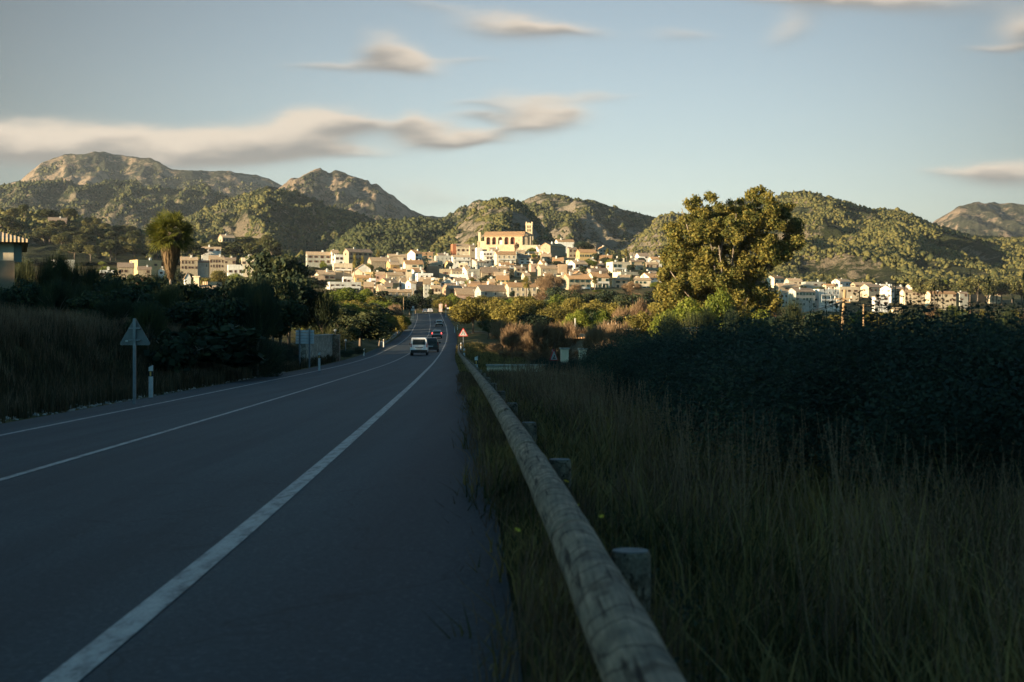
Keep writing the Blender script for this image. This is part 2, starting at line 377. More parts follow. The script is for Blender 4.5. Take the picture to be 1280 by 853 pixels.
# ------------------------------------------------------------------ ground sheet
yy = np.concatenate([np.arange(-160, 0, 4.), np.arange(0, 60, .8), np.arange(60, 150, 1.6), np.arange(150, 480, 4.), np.geomspace(480, 6300, 120)])
k = 4.2; ns = 181
s_ = np.linspace(-1, 1, ns)
def gx_row(Y):
    W = max(150, .38 * Y + 95)
    return np.interp(Y, [450, 700], [1, 0]) * rX(Y) + W * np.sinh(k * s_) / math.sinh(k) if Y < 700 else W * np.sinh(2.2 * s_) / math.sinh(2.2)
GX = np.array([gx_row(Y) for Y in yy]); GY = np.repeat(yy[:, None], ns, 1); GZ = gz(GX, GY)
V = np.stack([GX, GY, GZ], -1).reshape(-1, 3)
def gridfaces(a, b):
    i = np.arange(a - 1)[:, None] * b + np.arange(b - 1)[None, :]
    return np.stack([i, i + 1, i + b + 1, i + b], -1).reshape(-1, 4)
g = link('ground', npmesh('ground', V, gridfaces(len(yy), ns), M['ground'], smooth=True)); tag(g, 'dry grassy ground falling away and rising to the village', None, kind='structure')

# road slab following the spine
ry = np.concatenate([np.arange(-60, 40, 1.), np.arange(40, 150, 2.), np.arange(150, 474, 3.)])
def strip(dxs, lift, name, mat, y0=-60, y1=474, skirt=0):
    r = ry[(ry >= y0) & (ry <= y1)]; n = len(dxs); V = []
    for Y in r:
        for j, d in enumerate(dxs):
            V.append((rX(Y) + d, Y, rZ(Y) + max(min(d, 5.1), -5.4) * rS(Y) + lift - (skirt if skirt and j in (0, n - 1) else 0)))
    return npmesh(name, V, gridfaces(len(r), n), mat)
o = link('road', strip([-5.3, -5.3 + .001, -3.6, -1.8, 0, 1.8, 3.6, 5.18 - .001, 5.18], 0, 'road', M['asphalt'], skirt=.35)); tag(o, 'dark asphalt road running up to the village', None, kind='structure')
for nm, d, w in (('left edge', -3.5, .075), ('centre', 0, .06), ('right edge', 3.5, .075)):
    o = link('road_line', strip([d - w, d + w], .005, 'road_line', M['paint'])); tag(o, 'worn white painted %s line' % nm, None, kind='structure')
# side street seen beyond the crest, gravel verges
def patch(name, pts, mat, lift, label):
    vs = [(x, y, gzf(x, y) + lift) for x, y in pts]
    mb = MB(); mb.add(vs, [tuple(range(len(vs)))]); o = link(name, mb.mesh(name, mat, fix=False)); tag(o, label, None, kind='structure'); return o

def track():
    V = []
    for q in np.linspace(0, 1, 26):
        X = float(rX(268)) + 4.6 + q * 26; Y = 268 - 10 * q + 4 * math.sin(q * 3)
        for w in (-1.8, 1.8): V.append((X, Y + w, max(gzf(X, Y + w), gzf(X, Y)) + .06))
    o = link('path', npmesh('path', V, gridfaces(26, 2), M['gravel'])); tag(o, 'pale side track leaving the road at the right', None, kind='structure')
M['gravel'] = simple('pale_gravel', (.30, .25, .18), (.46, .39, .29), 1.5, .95)
track()
# ------------------------------------------------------------------ hills
HILLS = {}
def hill(name, label, pts, Dr, Db, zb, mat, spur=.2, sx=220, cols=260, rows=70, rough=5, seed=1, pw=1.15, kind='structure', skew=0):
    pxs = np.linspace(pts[0][0], pts[-1][0], cols)
    ys = np.interp(pxs, [p[0] for p in pts], [p[1] for p in pts])
    D = Dr * (1 + .05 * gn(pxs / 90., pxs * 0 + seed, seed))
    zr = (CY - ys) / F * D
    t = np.concatenate([np.linspace(0, 1, rows), np.linspace(1, 1.5, 12)[1:]])
    T, PXg = np.meshgrid(t, pxs, indexing='ij'); ZR = np.repeat(zr[None], len(t), 0); DD = np.repeat(D[None], len(t), 0)
    Yg = Db + (DD - Db) * T; Xg = (PXg - 640) / F * Yg
    h = ZR - zb
    prof = np.where(T <= 1, np.clip(T, 0, 1) ** pw, 1 - (T - 1) * 1.4)
    env = np.where(T <= 1, np.sin(np.clip(T, 0, 1) * math.pi * .93) ** .8, .3)
    wx = Xg + 60 * fbm(Xg / 300, Yg / 300, 2, seed + 40) - skew * (1 - np.clip(T, 0, 1.2))
    sp = ridged(wx / sx, Yg / (sx * 3.2), 4, seed) * .7 + fbm(Xg / (sx * .4), Yg / (sx * .6), 4, seed + 9) * .6
    Z = zb + h * prof + h * spur * env * (sp - .25)
    Z += rough * fbm(Xg / 28., Yg / 28., 3, seed + 3) * np.where(abs(T - 1) < .02, .35, 1) * np.clip(T * 4, 0, 1)
    lim = Yg * (ZR / DD) - np.clip((1 - T), 0, 1) * h * .10      # crests in front stay below the skyline
    Z = np.where(T < .995, np.minimum(Z, lim), Z)
    V = np.stack([Xg, Yg, Z], -1)
    o = link(name, npmesh(name, V.reshape(-1, 3), gridfaces(len(t), cols), M[mat], smooth=True)); tag(o, label, None, kind=kind)
    HILLS[label] = V[:rows]
    return V[:rows]
def ico(sub=1):
    import bmesh
    bm = bmesh.new(); bmesh.ops.create_icosphere(bm, subdivisions=sub, radius=1)
    v = np.array([x.co[:] for x in bm.verts]); f = np.array([[q.index for q in p.verts] for p in bm.faces]); bm.free(); return v, f
IV, IF = ico(2); IV1, IF1 = ico(1)
IV0 = np.array([(0, 0, 1), (.9, 0, .3), (.3, .85, .3), (-.72, .5, .3), (-.72, -.5, .3), (.3, -.85, .3), (.7, .5, -.4), (-.3, .85, -.4), (-.9, 0, -.4), (-.3, -.85, -.4), (.7, -.5, -.4), (0, 0, -1)])
IF0 = np.array([(0, 1, 2), (0, 2, 3), (0, 3, 4), (0, 4, 5), (0, 5, 1), (1, 6, 2), (2, 7, 3), (3, 8, 4), (4, 9, 5), (5, 10, 1), (6, 7, 2), (7, 8, 3), (8, 9, 4), (9, 10, 5), (10, 6, 1), (11, 7, 6), (11, 8, 7), (11, 9, 8), (11, 10, 9), (11, 6, 10)])
def woods(name, label, V, n, size, seed, tmin=0, tmax=1, dens=.0, vs=60., pine=.9, kind='stuff', skip=None):
    r = np.random.default_rng(seed); rows, cols = V.shape[:2]
    ti = r.uniform(tmin, tmax, n * 3) * (rows - 1.01); ci = r.uniform(0, 1, n * 3) * (cols - 1.01)
    i = ti.astype(int); j = ci.astype(int); a = (ti - i)[:, None]; b = (ci - j)[:, None]
    P = V[i, j] * (1 - a) * (1 - b) + V[i + 1, j] * a * (1 - b) + V[i, j + 1] * (1 - a) * b + V[i + 1, j + 1] * a * b
    m = fbm(P[:, 0] / vs, P[:, 2] / (vs * .45), 4, seed) > dens + .04 + r.uniform(-.14, .14, len(P))
    P = P[m][:n]; n = len(P)
    sz = size * np.exp(r.normal(0, .3, n)) * .95
    R = np.stack([sz * .5 * r.uniform(.8, 1.2, n), sz * .5 * r.uniform(.8, 1.2, n), sz * .55 * pine * r.uniform(.8, 1.3, n)], -1)
    iv, jf = (IV0, IF0)
    jit = 1 + r.uniform(-.45, .45, (n, len(iv), 1))
    VV = iv[None] * jit * R[:, None, :] + P[:, None, :] + np.stack([0 * sz, 0 * sz, sz * .3], -1)[:, None, :]
    FF = jf[None] + (np.arange(n) * len(iv))[:, None, None]
    o = link(name, npmesh(name, VV.reshape(-1, 3), FF.reshape(-1, 3), M['lf_hill'])); tag(o, label, 'woodland', kind=kind); return o
hA = hill('hills', 'bare high limestone mountain at the far left', [(-140, 262), (-60, 244), (0, 232), (25, 226), (50, 205), (80, 194), (130, 191.5), (150, 197), (165, 196), (200, 203), (215, 210), (250, 213), (290, 215), (320, 218), (340, 226), (350, 232), (400, 255), (470, 280)], 5200, 3900, 150, 'rock_far', .13, 260, seed=3, rough=9, cols=320)
hB = hill('hills', 'dark wooded mountain with cliffs at the left', [(-140, 240), (-60, 236), (0, 233), (40, 230), (60, 228), (110, 230), (135, 226), (160, 228), (190, 234), (210, 236), (250, 233), (270, 238), (290, 246), (310, 254), (350, 266), (420, 290)], 3500, 2300, 90, 'rock_wood', .32, 230, skew=150, seed=12, rough=7, cols=300)
hC = hill('hills', 'jagged grey peak left of the village', [(270, 285), (300, 262), (330, 245), (355, 228.4), (375, 221), (393, 212), (400, 210.5), (410, 216.4), (420, 215), (438, 220.7), (450, 226), (460, 227.6), (464, 231), (470, 229), (481, 238), (491, 245.7), (503, 256), (519, 266), (540, 271), (556, 273), (600, 276), (680, 284)], 4200, 3000, 120, 'rock_far', .2, 190, seed=21, rough=9, cols=300, pw=1.0)
hD = hill('hills', 'wooded hill with pale rocks left of the village', [(190, 300), (230, 276), (265, 261), (285, 252), (300, 248), (312, 243), (334, 236), (352, 239.7), (372, 244), (393, 251.7), (410, 259.5), (431, 264.7), (448, 269.8), (466, 274), (500, 290), (540, 310)], 2300, 1500, 62, 'rock_wood', .34, 160, skew=120, seed=31, rough=5, cols=260)
hE = hill('hills', 'low green wooded hill behind the village', [(395, 330), (420, 305), (440, 287), (455, 279), (475, 275), (490, 274), (500, 276), (524, 275), (536, 276), (550, 277.5), (560, 281), (573, 287), (600, 296), (650, 312)], 1750, 1250, 55, 'rock_wood', .2, 110, seed=44, rough=4, cols=220)
hF2 = hill('hills', 'dark shoulder behind the conical hill', [(520, 290), (545, 280), (564, 269), (579, 260), (584, 261), (592, 255), (599, 251.5), (606, 253), (630, 262), (660, 280)], 2500, 1900, 62, 'rock_mid', .22, 120, seed=50, rough=5, cols=160)
hF = hill('hills', 'conical rocky hill behind the church', [(540, 305), (565, 290), (580, 277.6), (591, 265), (607, 256), (615, 252), (622, 251), (628, 248), (635, 247.6), (645, 253), (658, 260.7), (670, 275), (680, 284), (689, 295), (702, 306), (730, 320)], 1550, 1180, 58, 'rock_mid', .24, 90, seed=63, rough=5, cols=240)
hG = hill('hills', 'rocky scrub mountain right of the church', [(600, 285), (640, 262), (655, 256), (672, 250), (690, 246), (706, 243), (722, 243.5), (735, 242.5), (742, 245.5), (760, 255), (775, 260), (790, 266), (805, 271), (818, 274), (840, 285), (900, 300)], 2700, 1700, 60, 'rock_mid', .3, 190, skew=200, seed=74, rough=6, cols=300)
hH = hill('hills', 'rock spur behind the tall tree', [(740, 330), (770, 312), (790, 300), (805, 289), (815, 279), (820, 272), (828, 268), (836, 266), (860, 266), (900, 270), (960, 280), (1000, 300)], 2150, 1500, 56, 'rock_mid', .22, 100, seed=80, rough=5, cols=220)
hI = hill('hills', 'long wooded hill at the right', [(830, 300), (860, 272), (900, 255), (930, 249), (960, 246), (985, 243), (1005, 243.5), (1030, 250), (1060, 256), (1090, 265), (1110, 266), (1125, 267), (1145, 272), (1165, 281), (1190, 290), (1220, 297), (1250, 299), (1280, 300), (1350, 306), (1450, 320)], 2000, 1230, 50, 'rock_wood', .44, 230, seed=91, rough=4, cols=420, rows=90, skew=420)
hJ = hill('hills', 'bare far mountain at the right edge', [(1080, 310), (1140, 292), (1165, 279), (1180, 271), (1200, 259), (1222, 253.5), (1235, 254), (1250, 256), (1265, 253.5), (1290, 257), (1350, 268), (1440, 290)], 4800, 3500, 150, 'rock_far', .17, 210, seed=101, rough=8, cols=220)
hK = hill('hills', 'near dark pine slope at the left', [(-160, 262), (-60, 263), (0, 264), (40, 265), (62, 269), (100, 272), (130, 283), (155, 288), (200, 293), (240, 299), (300, 306), (360, 318), (420, 335)], 1250, 900, 50, 'rock_wood', .12, 90, seed=115, rough=3, cols=260)
W = woods
W('hill_woodland', 'dark pine wood on the cliffs at the left', hB, 16000, 5.6, 1, dens=-.12, vs=110)
W('hill_woodland', 'pine wood over the hill left of the village', hD, 18000, 3.9, 2, dens=-.12, vs=50)
W('hill_woodland', 'dense pine wood on the low hill', hE, 14000, 3.6, 3, dens=-.6)
W('hill_woodland', 'scattered pines on the conical hill', hF, 6500, 2.9, 4, dens=.02, vs=30)
W('hill_woodland', 'scrub on the shoulder hill', hF2, 1500, 5, 5, dens=-.2)
W('hill_woodland', 'scrub on the mountain right of the church', hG, 15000, 3.6, 6, dens=.02, vs=55)
W('hill_woodland', 'scrub on the rock spur', hH, 5000, 3.8, 7, dens=.0)
W('hill_woodland', 'pine wood over the long hill at the right', hI, 46000, 3.3, 8, dens=-.12, vs=60)
W('hill_woodland', 'scrub on the jagged peak', hC, 4500, 6, 9, tmax=.9, dens=.08, vs=90)
W('hill_woodland', 'scrub on the far left mountain', hA, 3500, 7, 11, tmax=.95, dens=.12, vs=160)
W('hill_woodland', 'undergrowth below the pine slope at the left', hK, 4000, 3.4, 10, tmin=.2, dens=-.3)

# ------------------------------------------------------------------ vegetation prototypes
def leafcloud(clumps, n, size, rng, flat=0.0, elong=1.0, shell=.35, up=0.0):
    """n leaf sprays scattered through the shells of clumps (x,y,z,rx,ry,rz)"""
    c = np.array(clumps, float); w = (c[:, 3] * c[:, 4] + c[:, 4] * c[:, 5] + c[:, 3] * c[:, 5]); w /= w.sum()
    idx = rng.choice(len(c), n, p=w)
    d = rng.normal(size=(n, 3)); d /= np.linalg.norm(d, axis=1)[:, None]
    rr = 1 - shell * rng.random(n) ** 1.5 + .12 * rng.normal(size=n)
    P = c[idx, :3] + d * c[idx, 3:6] * rr[:, None]
    nr = d + rng.normal(size=(n, 3)) * .75; nr /= np.linalg.norm(nr, axis=1)[:, None]
    a = np.cross(nr, rng.normal(size=(n, 3)) + np.array([0, 0, up])); a /= np.linalg.norm(a, axis=1)[:, None] + 1e-9
    if up: a, b = np.cross(nr, a), a
    else: b = np.cross(nr, a)
    s = (size * rng.uniform(.5, 1.4, n))[:, None] * .5
    j = lambda: 1 + rng.uniform(-.35, .35, (n, 1))
    Q = np.stack([P - a * s * j() - b * s * elong * .3, P + b * -s * elong * j(), P + a * s * j() + b * s * elong * .2, P + b * s * elong * j()], 1)
    return Q.reshape(-1, 3), np.arange(n * 4).reshape(-1, 4)
def lumps(n, R, H, z0, rng, r0=.35, r1=.6):
    out = []
    for i in range(n):
        a = rng.uniform(0, 2 * math.pi); u = rng.uniform(-.5, 1) ; q = math.sqrt(max(0, 1 - u * u)) * rng.uniform(.45, .8)
        r = R * rng.uniform(r0, r1)
        out.append((math.cos(a) * q * R, math.sin(a) * q * R, z0 + H * .5 + u * H * .32, r, r, r * .8))
    return out
def trunkmesh(name, h, r, spread, rng, limbs=5, mat=None, z0=-.6):
    mb = MB(); mb.tube([(0, 0, z0), (rng.normal() * .03 * h, 0, h * .3), (rng.normal() * .05 * h, rng.normal() * .04 * h, h * .55)], [r * 1.15, r * .8, r * .55], 7)
    for i in range(limbs):
        a = 2 * math.pi * i / limbs + rng.uniform(-.4, .4); q = spread * rng.uniform(.5, .8); zt = h * rng.uniform(.65, .9)
        mb.tube([(0, 0, h * rng.uniform(.25, .5)), (math.cos(a) * q * .5, math.sin(a) * q * .5, h * .6), (math.cos(a) * q, math.sin(a) * q, zt)], [r * .45, r * .3, r * .1], 5)
    return mb.mesh(name, mat or M['bark'], smooth=True, fix=False)
PRO = {}   # kind -> (crown mesh, trunk mesh, height, width)
def proto(kind, H, Wd, n, leaf, mat, seed, nl=14, low=.1, elong=1.0, trunkr=.22, r0=.32, r1=.55, shell=.35, up=0):
    r = np.random.default_rng(seed); R = Wd / 2
    cl = lumps(nl, R * .82, H * (1 - low), H * low, r, r0, r1)
    V, Fc = leafcloud(cl, n, leaf, r, elong=elong, shell=shell, up=up)
    V[:, 2] = np.maximum(V[:, 2], H * low * .4)
    s = V[:, 2].max(); V[:, 2] *= H / s; wx = (np.percentile(V[:, 0], 99.5) - np.percentile(V[:, 0], .5)); V[:, :2] *= Wd / wx
    PRO[kind] = (npmesh('crown', V, Fc, M[mat]), trunkmesh('trunk', H * (.55 if kind[:5] == 'scrub' else 1), trunkr * (.5 if kind[:5] == 'scrub' else 1), R * (.5 if kind[:5] == 'scrub' else 1), r), H, Wd)
for i in range(3):
    proto('orchard%d' % i, 6.5, 8, 7000, .27, 'lf_gold', 100 + i, 16, .08)
    proto('green%d' % i, 7, 7, 6000, .27, 'lf_green', 200 + i, 14, .1)
    proto('dark%d' % i, 7, 7, 4000, .32, 'lf_dark', 300 + i, 14, .04)
    proto('pine%d' % i, 10, 9, 3000, .5, 'lf_hill', 400 + i, 13, .3, trunkr=.3)
    proto('scrub%d' % i, 2.6, 3.2, 36000, .024, 'lf_olive', 500 + i, 22, .0, elong=1.4, trunkr=.05, r0=.25, r1=.5, shell=.7)
    proto('small%d' % i, 4, 4, 1300, .34, 'lf_dark', 600 + i, 9, .05)
def twigtree(kind, H, Wd, n, seed, mat='lf_pink', tw=.03, L=.7, bases=1):
    r = np.random.default_rng(seed); V = []
    R = Wd / 2
    cl = lumps(14, R * .8, H * .9, H * .1, r, .3, .5) + [(math.cos(a) * R * .5, math.sin(a) * R * .5, H * .16, R * .45, R * .45, H * .2) for a in np.linspace(0, 6, 9)]; c = np.array(cl)
    idx = r.choice(len(c), n); d = r.normal(size=(n, 3)); d /= np.linalg.norm(d, axis=1)[:, None]
    P = c[idx, :3] + d * c[idx, 3:6] * r.uniform(.1, 1, n)[:, None] ** .5
    P[:, 2] = np.maximum(P[:, 2], .1)
    dirs = P - np.array([0, 0, H * .15]); dirs /= np.linalg.norm(dirs, axis=1)[:, None] + 1e-6
    dirs = dirs + r.normal(size=(n, 3)) * .35 + np.array([0, 0, .35]); dirs /= np.linalg.norm(dirs, axis=1)[:, None]
    side = np.cross(dirs, r.normal(size=(n, 3))); side /= np.linalg.norm(side, axis=1)[:, None] + 1e-9
    l = (L * r.uniform(.4, 1.2, n))[:, None]; w = tw * r.uniform(.6, 1.3, n)[:, None]
    Q = np.stack([P - side * w, P + side * w, P + dirs * l + side * w * .3, P + dirs * l - side * w * .3], 1).reshape(-1, 3)
    PRO[kind] = (npmesh('crown', Q, np.arange(n * 4).reshape(-1, 4), M[mat]), trunkmesh('trunk', H, .12, R, r, 8), H, Wd)
twigtree('bare0', 5, 6, 5200, 1); twigtree('bare1', 5, 6, 5200, 2)
twigtree('bigbare', 12, 14, 9000, 3, tw=.06, L=1.2)
twigtree('darkbare0', 4.5, 6, 6500, 4, 'lf_dark', tw=.018, L=.9); twigtree('darkbare1', 4.5, 6, 6500, 5, 'lf_dark', tw=.018, L=.9)
def cypress():
    r = np.random.default_rng(9); cl = [(0, 0, 1 + z * .8, .9 * math.sin(math.pi * min(1, (z + 1.5) / 13)) + .15, .9 * math.sin(math.pi * min(1, (z + 1.5) / 13)) + .15, .9) for z in range(11)]
    V, Fc = leafcloud(cl, 1600, .3, r); V[:, 2] *= 10 / V[:, 2].max()
    mb = MB(); mb.tube([(0, 0, -.5), (0, 0, 4)], [.18, .1], 6)
    PRO['cypress'] = (npmesh('crown', V, Fc, M['lf_dark']), mb.mesh('trunk', M['bark']), 10, 2.2)
cypress()
def conifer():
    r = np.random.default_rng(19); cl = []
    for z in np.linspace(1, 11, 9):
        q = (12.5 - z) * .28
        for a in range(4): cl.append((math.cos(a * 1.57 + z) * q * .5, math.sin(a * 1.57 + z) * q * .5, z, q * .6, q * .6, .9))
    V, Fc = leafcloud(cl, 3400, .35, r); V[:, 2] *= 13 / V[:, 2].max()
    mb = MB(); mb.tube([(0, 0, -.5), (0, 0, 9)], [.25, .08], 6)
    PRO['conifer'] = (npmesh('crown', V, Fc, M['lf_dark']), mb.mesh('trunk', M['bark']), 13, 6)
conifer()
def palm_proto(kind, H, R, mat, nfr=46, seed=5):
    r = np.random.default_rng(seed); mb = []; fc = []
    for i in range(nfr):
        az = r.uniform(0, 2 * math.pi); el = r.uniform(-.7, 1.35); L = R * r.uniform(.85, 1.1)
        p = np.array([0, 0, H - R * .7]); d = np.array([math.cos(az) * math.cos(el), math.sin(az) * math.cos(el), math.sin(el)])
        sd = np.array([-math.sin(az), math.cos(az), 0]); m = 7
        for q in range(m):
            pn = p + d * L / m
            for sgn in (-1, 1):
                for h in (0, .5):
                    b0 = p + (pn - p) * h; l = R * .32 * math.sin(math.pi * min(.98, (q + .8 + h) / m)) + .1
                    tip = b0 + sd * sgn * l + d * l * .5 + np.array([0, 0, -l * .35]); o = len(mb)
                    mb += [b0 - d * .05, b0 + d * .07, tip + d * .03, tip - d * .02]; fc.append([o, o + 1, o + 2, o + 3])
            p = pn; d = d + np.array([0, 0, -.18]); d /= np.linalg.norm(d)
    t = MB(); t.tube([(0, 0, -.5), (.05, 0, H * .4), (0, 0, H - R * .7)], [.32, .25, .28], 8)
    PRO[kind] = (npmesh('crown', np.array(mb), np.array(fc), M[mat]), t.mesh('trunk', M['bark'], smooth=True), H, 2 * R)
palm_proto('palm', 8, 2.8, 'lf_gold')
def plant(kind, px, ytop, D, wpx, label, cat='tree', name=None, group=None, base=None, loc=None, h=None, w=None):
    cr, tr, H, Wd = PRO[kind]
    x, y = (PX(px, D), D) if loc is None else loc
    z = gzf(x, y) if base is None else base
    hh = h if h is not None else max(ZP(ytop, y) - z, 1.0)
    ww = w if w is not None else wpx / F * y
    nm = name or {'orch': 'orchard_tree', 'gree': 'leafy_tree', 'dark': 'dark_tree', 'pine': 'pine_tree', 'scru': 'shrub', 'smal': 'small_tree', 'bare': 'bare_shrub', 'bigb': 'bare_tree', 'cypr': 'cypress_tree', 'coni': 'conifer_tree', 'palm': 'palm_tree'}[kind[:4]]
    e = thing(nm, label, cat, (x, y, z), random.uniform(0, 6.28) if kind != 'x' else 0, group, (ww / Wd, ww / Wd, hh / H))
    link('crown', cr, e); link('trunk', tr, e)
    return e

# ------------------------------------------------------------------ windows, houses
def window_mesh(kind):
    mb = MB(); w, h = .5, .7
    if kind == 'pane': return MB().box(-.42, .42, -.05, .0, -.62, .62).mesh('pane', M['glass'])
    m = {'g': M['shut_g'], 'b': M['shut_b'], 'w': M['frame_w']}[kind]
    mb.box(-w, w, -.09, .01, h - .1, h); mb.box(-w - .06, w + .06, -.14, .01, -h - .06, -h + .04)
    mb.box(-w, -w + .09, -.09, .01, -h + .04, h - .1); mb.box(w - .09, w, -.09, .01, -h + .04, h - .1)
    mb.box(-.03, .03, -.08, .01, -h + .04, h - .1)
    if kind != 'w':
        mb.box(-w - .52, -w - .01, -.10, .01, -h + .05, h); mb.box(w + .01, w + .52, -.10, .01, -h + .05, h)
    return mb.mesh('window', m)
WM = {k: window_mesh(k) for k in ('g', 'b', 'w', 'pane')}
CHIM = MB().box(-.4, .4, -.35, .35, -1.2, .9).box(-.5, .5, -.45, .45, .9, 1.05).box(-.32, .32, -.28, .28, 1.05, 1.3).mesh('chimney', M['white'])
def add_window(root, x, y, z, rz, sx, sz, kind, pane=True):
    w = link('window', WM[kind], root, (x, y, z)); w.rotation_euler = (0, 0, rz); w.scale = (sx, 1, sz)
    if pane: link('pane', WM['pane'], w)
    return w
CREAMS = ['cream', 'cream', 'stone', 'white', 'white', 'stone', 'yellow', 'white', 'grey', 'brown']
HLIST = []
def house(label, xg, xa, xb, ye, yb, wall='cream', roof='g', tiles='tile', nf=2, nw=3, D=None, win='b', chim=1, balc=0, side_win=1, name='house', group='houses of the village', rise=None, lit=None):
    """xg..xa: apparent span of the left end wall, xa..xb: of the front (photo pixels); ye eave, yb base"""
    r = random.Random(int(xa * 13 + yb * 7))
    D = D or D_of(yb)
    if xa - xg > 1.2:
        yaw = math.asin(max(.25, min(.8, (xa - xg) / F * D / 9.0)))
        dep = (xa - xg) / F * D / math.sin(yaw)
    else: yaw = r.uniform(.02, .10); dep = 8.5
    dep = max(4., min(16., dep))
    w = max((xb - xa) / F * D / math.cos(yaw), 2.5)
    x = PX(xa, D); zb = ZP(yb, D); zg = gzf(x, D)
    zbase = min(zb, zg) - zb - 3.0
    h = ZP(ye, D) - zb
    root = thing(name, label, 'house', (x, D, zb), yaw, group)
    mb = MB(); e = .0
    rise = rise if rise is not None else min(dep * .25, 3.0)
    if roof == 'g':      # ridge along the front
        mb.prism([(0, zbase), (dep, zbase), (dep, h), (dep / 2, h + rise), (0, h)], 0, w, 'x')
    elif roof == 'G':    # gable end towards the road
        mb.prism([(0, zbase), (w, zbase), (w, h), (w / 2, h + rise), (0, h)], 0, dep, 'y')
    elif roof == 's':
        mb.prism([(0, zbase), (dep, zbase), (dep, h + rise), (0, h)], 0, w, 'x')
    else:
        mb.box(0, w, 0, dep, zbase, h); t = .25
        for b in ((0, w, 0, t), (0, w, dep - t, dep), (0, t, t, dep - t), (w - t, w, t, dep - t)): mb.box(*b, h, h + .8)
    wl = mb.build('wall', M[wall], root)
    o = .45; th = .22
    rb = MB()
    if roof == 'g':
        s = rise / (dep / 2)
        for sgn in (0, 1):
            a = (-o, h - o * s); b = (dep / 2, h + rise)
            if sgn: a = (dep + o, h - o * s)
            rb.prism([(a[0], a[1] + .004), (b[0], b[1] + .004), (b[0], b[1] + th), (a[0], a[1] + th)], -o * .6, w + o * .6, 'x')
    elif roof == 'G':
        s = rise / (w / 2)
        for sgn in (0, 1):
            a = (-o, h - o * s) if not sgn else (w + o, h - o * s); b = (w / 2, h + rise)
            rb.prism([(a[0], a[1] + .004), (b[0], b[1] + .004), (b[0], b[1] + th), (a[0], a[1] + th)], -.25, dep + .25, 'y')
    elif roof == 's':
        s = rise / dep
        rb.prism([(-o, h - o * s + .004), (dep + .2, h + rise + .2 * s + .004), (dep + .2, h + rise + .2 * s + th), (-o, h - o * s + th)], -.3, w + .3, 'x')
    else: rb.box(.26, w - .26, .26, dep - .26, h + .003, h + .12)
    ro = rb.build('roof', M[tiles] if roof != 'f' else M['concrete'], root)
    for c in range(chim):
        cz = h + (rise * .75 if roof != 'f' else .9)
        co = link('chimney', CHIM, ro, (w * r.uniform(.15, .85), dep * r.uniform(.3, .6), cz)); k = r.uniform(.8, 1.3); co.scale = (k, k, k)
    if nw:
        fh = h / nf
        for f_ in range(nf):
            for i in range(nw):
                if r.random() < .2: continue
                add_window(root, w * (i + .5) / nw + r.uniform(-.1, .1), 0, fh * f_ + fh * .55, 0, min(1.15, w / nw * .3) * r.uniform(.7, 1.3), min(1.05, fh * .36) * r.uniform(.75, 1.2) , win)
    if side_win and xa - xg > 3:
        for f_ in range(nf):
            if r.random() < .6: add_window(root, 0, dep * r.uniform(.3, .7), h / nf * (f_ + .55), -math.pi / 2, .8, .8, win)
    for bz in range(balc):
        zz = h / nf * (bz + 1 if nf > 1 else .4)
        bb = MB(); bb.box(w * .06, w * .94, -1.3, -.003, zz - .12, zz); bb.box(w * .06, w * .94, -1.3, -1.2, zz + .003, zz + .85)
        for q in (.06, .5, .92): bb.box(w * q, w * q + .2, -1.29, -1.1, zz - h / nf + .2, zz - .123)
        bb.build('balcony', M['white'], root)
    HLIST.append((xg, xb, ye, yb))
    return root
H = house
# --- hand-placed houses, from the photograph
H('long white house with one dark window, high at the left end of the village', 380, 384, 413, 318.5, 330, 'grey', 'g', 'tile', 2, 4, D=850)
H('narrow white house with dark upper windows right of the long white house', 411.5, 415, 423, 316, 328, 'white', 'g', 'tile', 2, 3, D=850)
H('small white flat-topped house above the terrace house', 416, 419, 429, 320, 327, 'white', 'f', nf=1, nw=2, D=845, chim=0)
H('wide shaded stone house with sloping pale gable below the wooded hill', 427, 436, 464, 315, 326, 'stone', 'g', 'tile_old', 2, 5, D=890)
H('flat-roofed cream house with long white balcony beside the tall thin palm', 415, 417, 440, 331, 343, 'cream', 'f', nf=1, nw=3, D=760, balc=1)
H('low tiled house with cream end wall at the left village edge', 389, 398, 418, 343, 351, 'cream', 'g', 'tile', 1, 3, D=750)
H('small tiled house at the leftmost lower edge of the village', 385, 391, 405, 350, 357, 'cream', 'g', 'tile', 1, 2, D=720)
H('white end-walled house at left under the low tiled house', 404, 412, 450, 354.5, 365.5, 'white', 'f', nf=2, nw=6, D=640, balc=1)
H('pale upper storey with four windows behind the balcony building', 426, 429, 447, 348, 355, 'white', 'f', nf=1, nw=4, D=700, chim=0)
H('ochre house with three square windows under an orange roof', 441, 444, 463, 347, 358, 'yellow', 'g', 'tile_or', 2, 3, D=690, win='w')
H('narrow white house at the right of the ochre house', 460, 463, 467, 350, 359, 'white', 'f', nf=2, nw=1, D=672, chim=0)
H('wide bright white gable facing the road', 444, 446, 462, 335.5, 343.5, 'white', 'G', 'tile', 1, 0, D=790, rise=2.4, chim=0)
H('cream gable below the white gable at the left', 439, 440, 453, 341, 346, 'cream', 'G', 'tile_or', 1, 1, D=755, chim=0)
H('house with tall white end wall and three dark windows facing the road', 457.5, 464, 498, 326.5, 337, 'stone', 'g', 'tile', 2, 5, D=810, win='w')
H('cream house with white end wall just below the wood', 483, 486, 508, 320.5, 327, 'cream', 'g', 'tile', 1, 4, D=880)
H('ochre gabled house in the middle of the left village', 480, 488, 499, 331, 339, 'yellow', 'g', 'tile', 1, 1, D=800)
H('tall white house with broad bright end wall left of the big conifer', 508, 519, 527, 317, 332, 'white', 'g', 'tile_or', 3, 2, D=850)
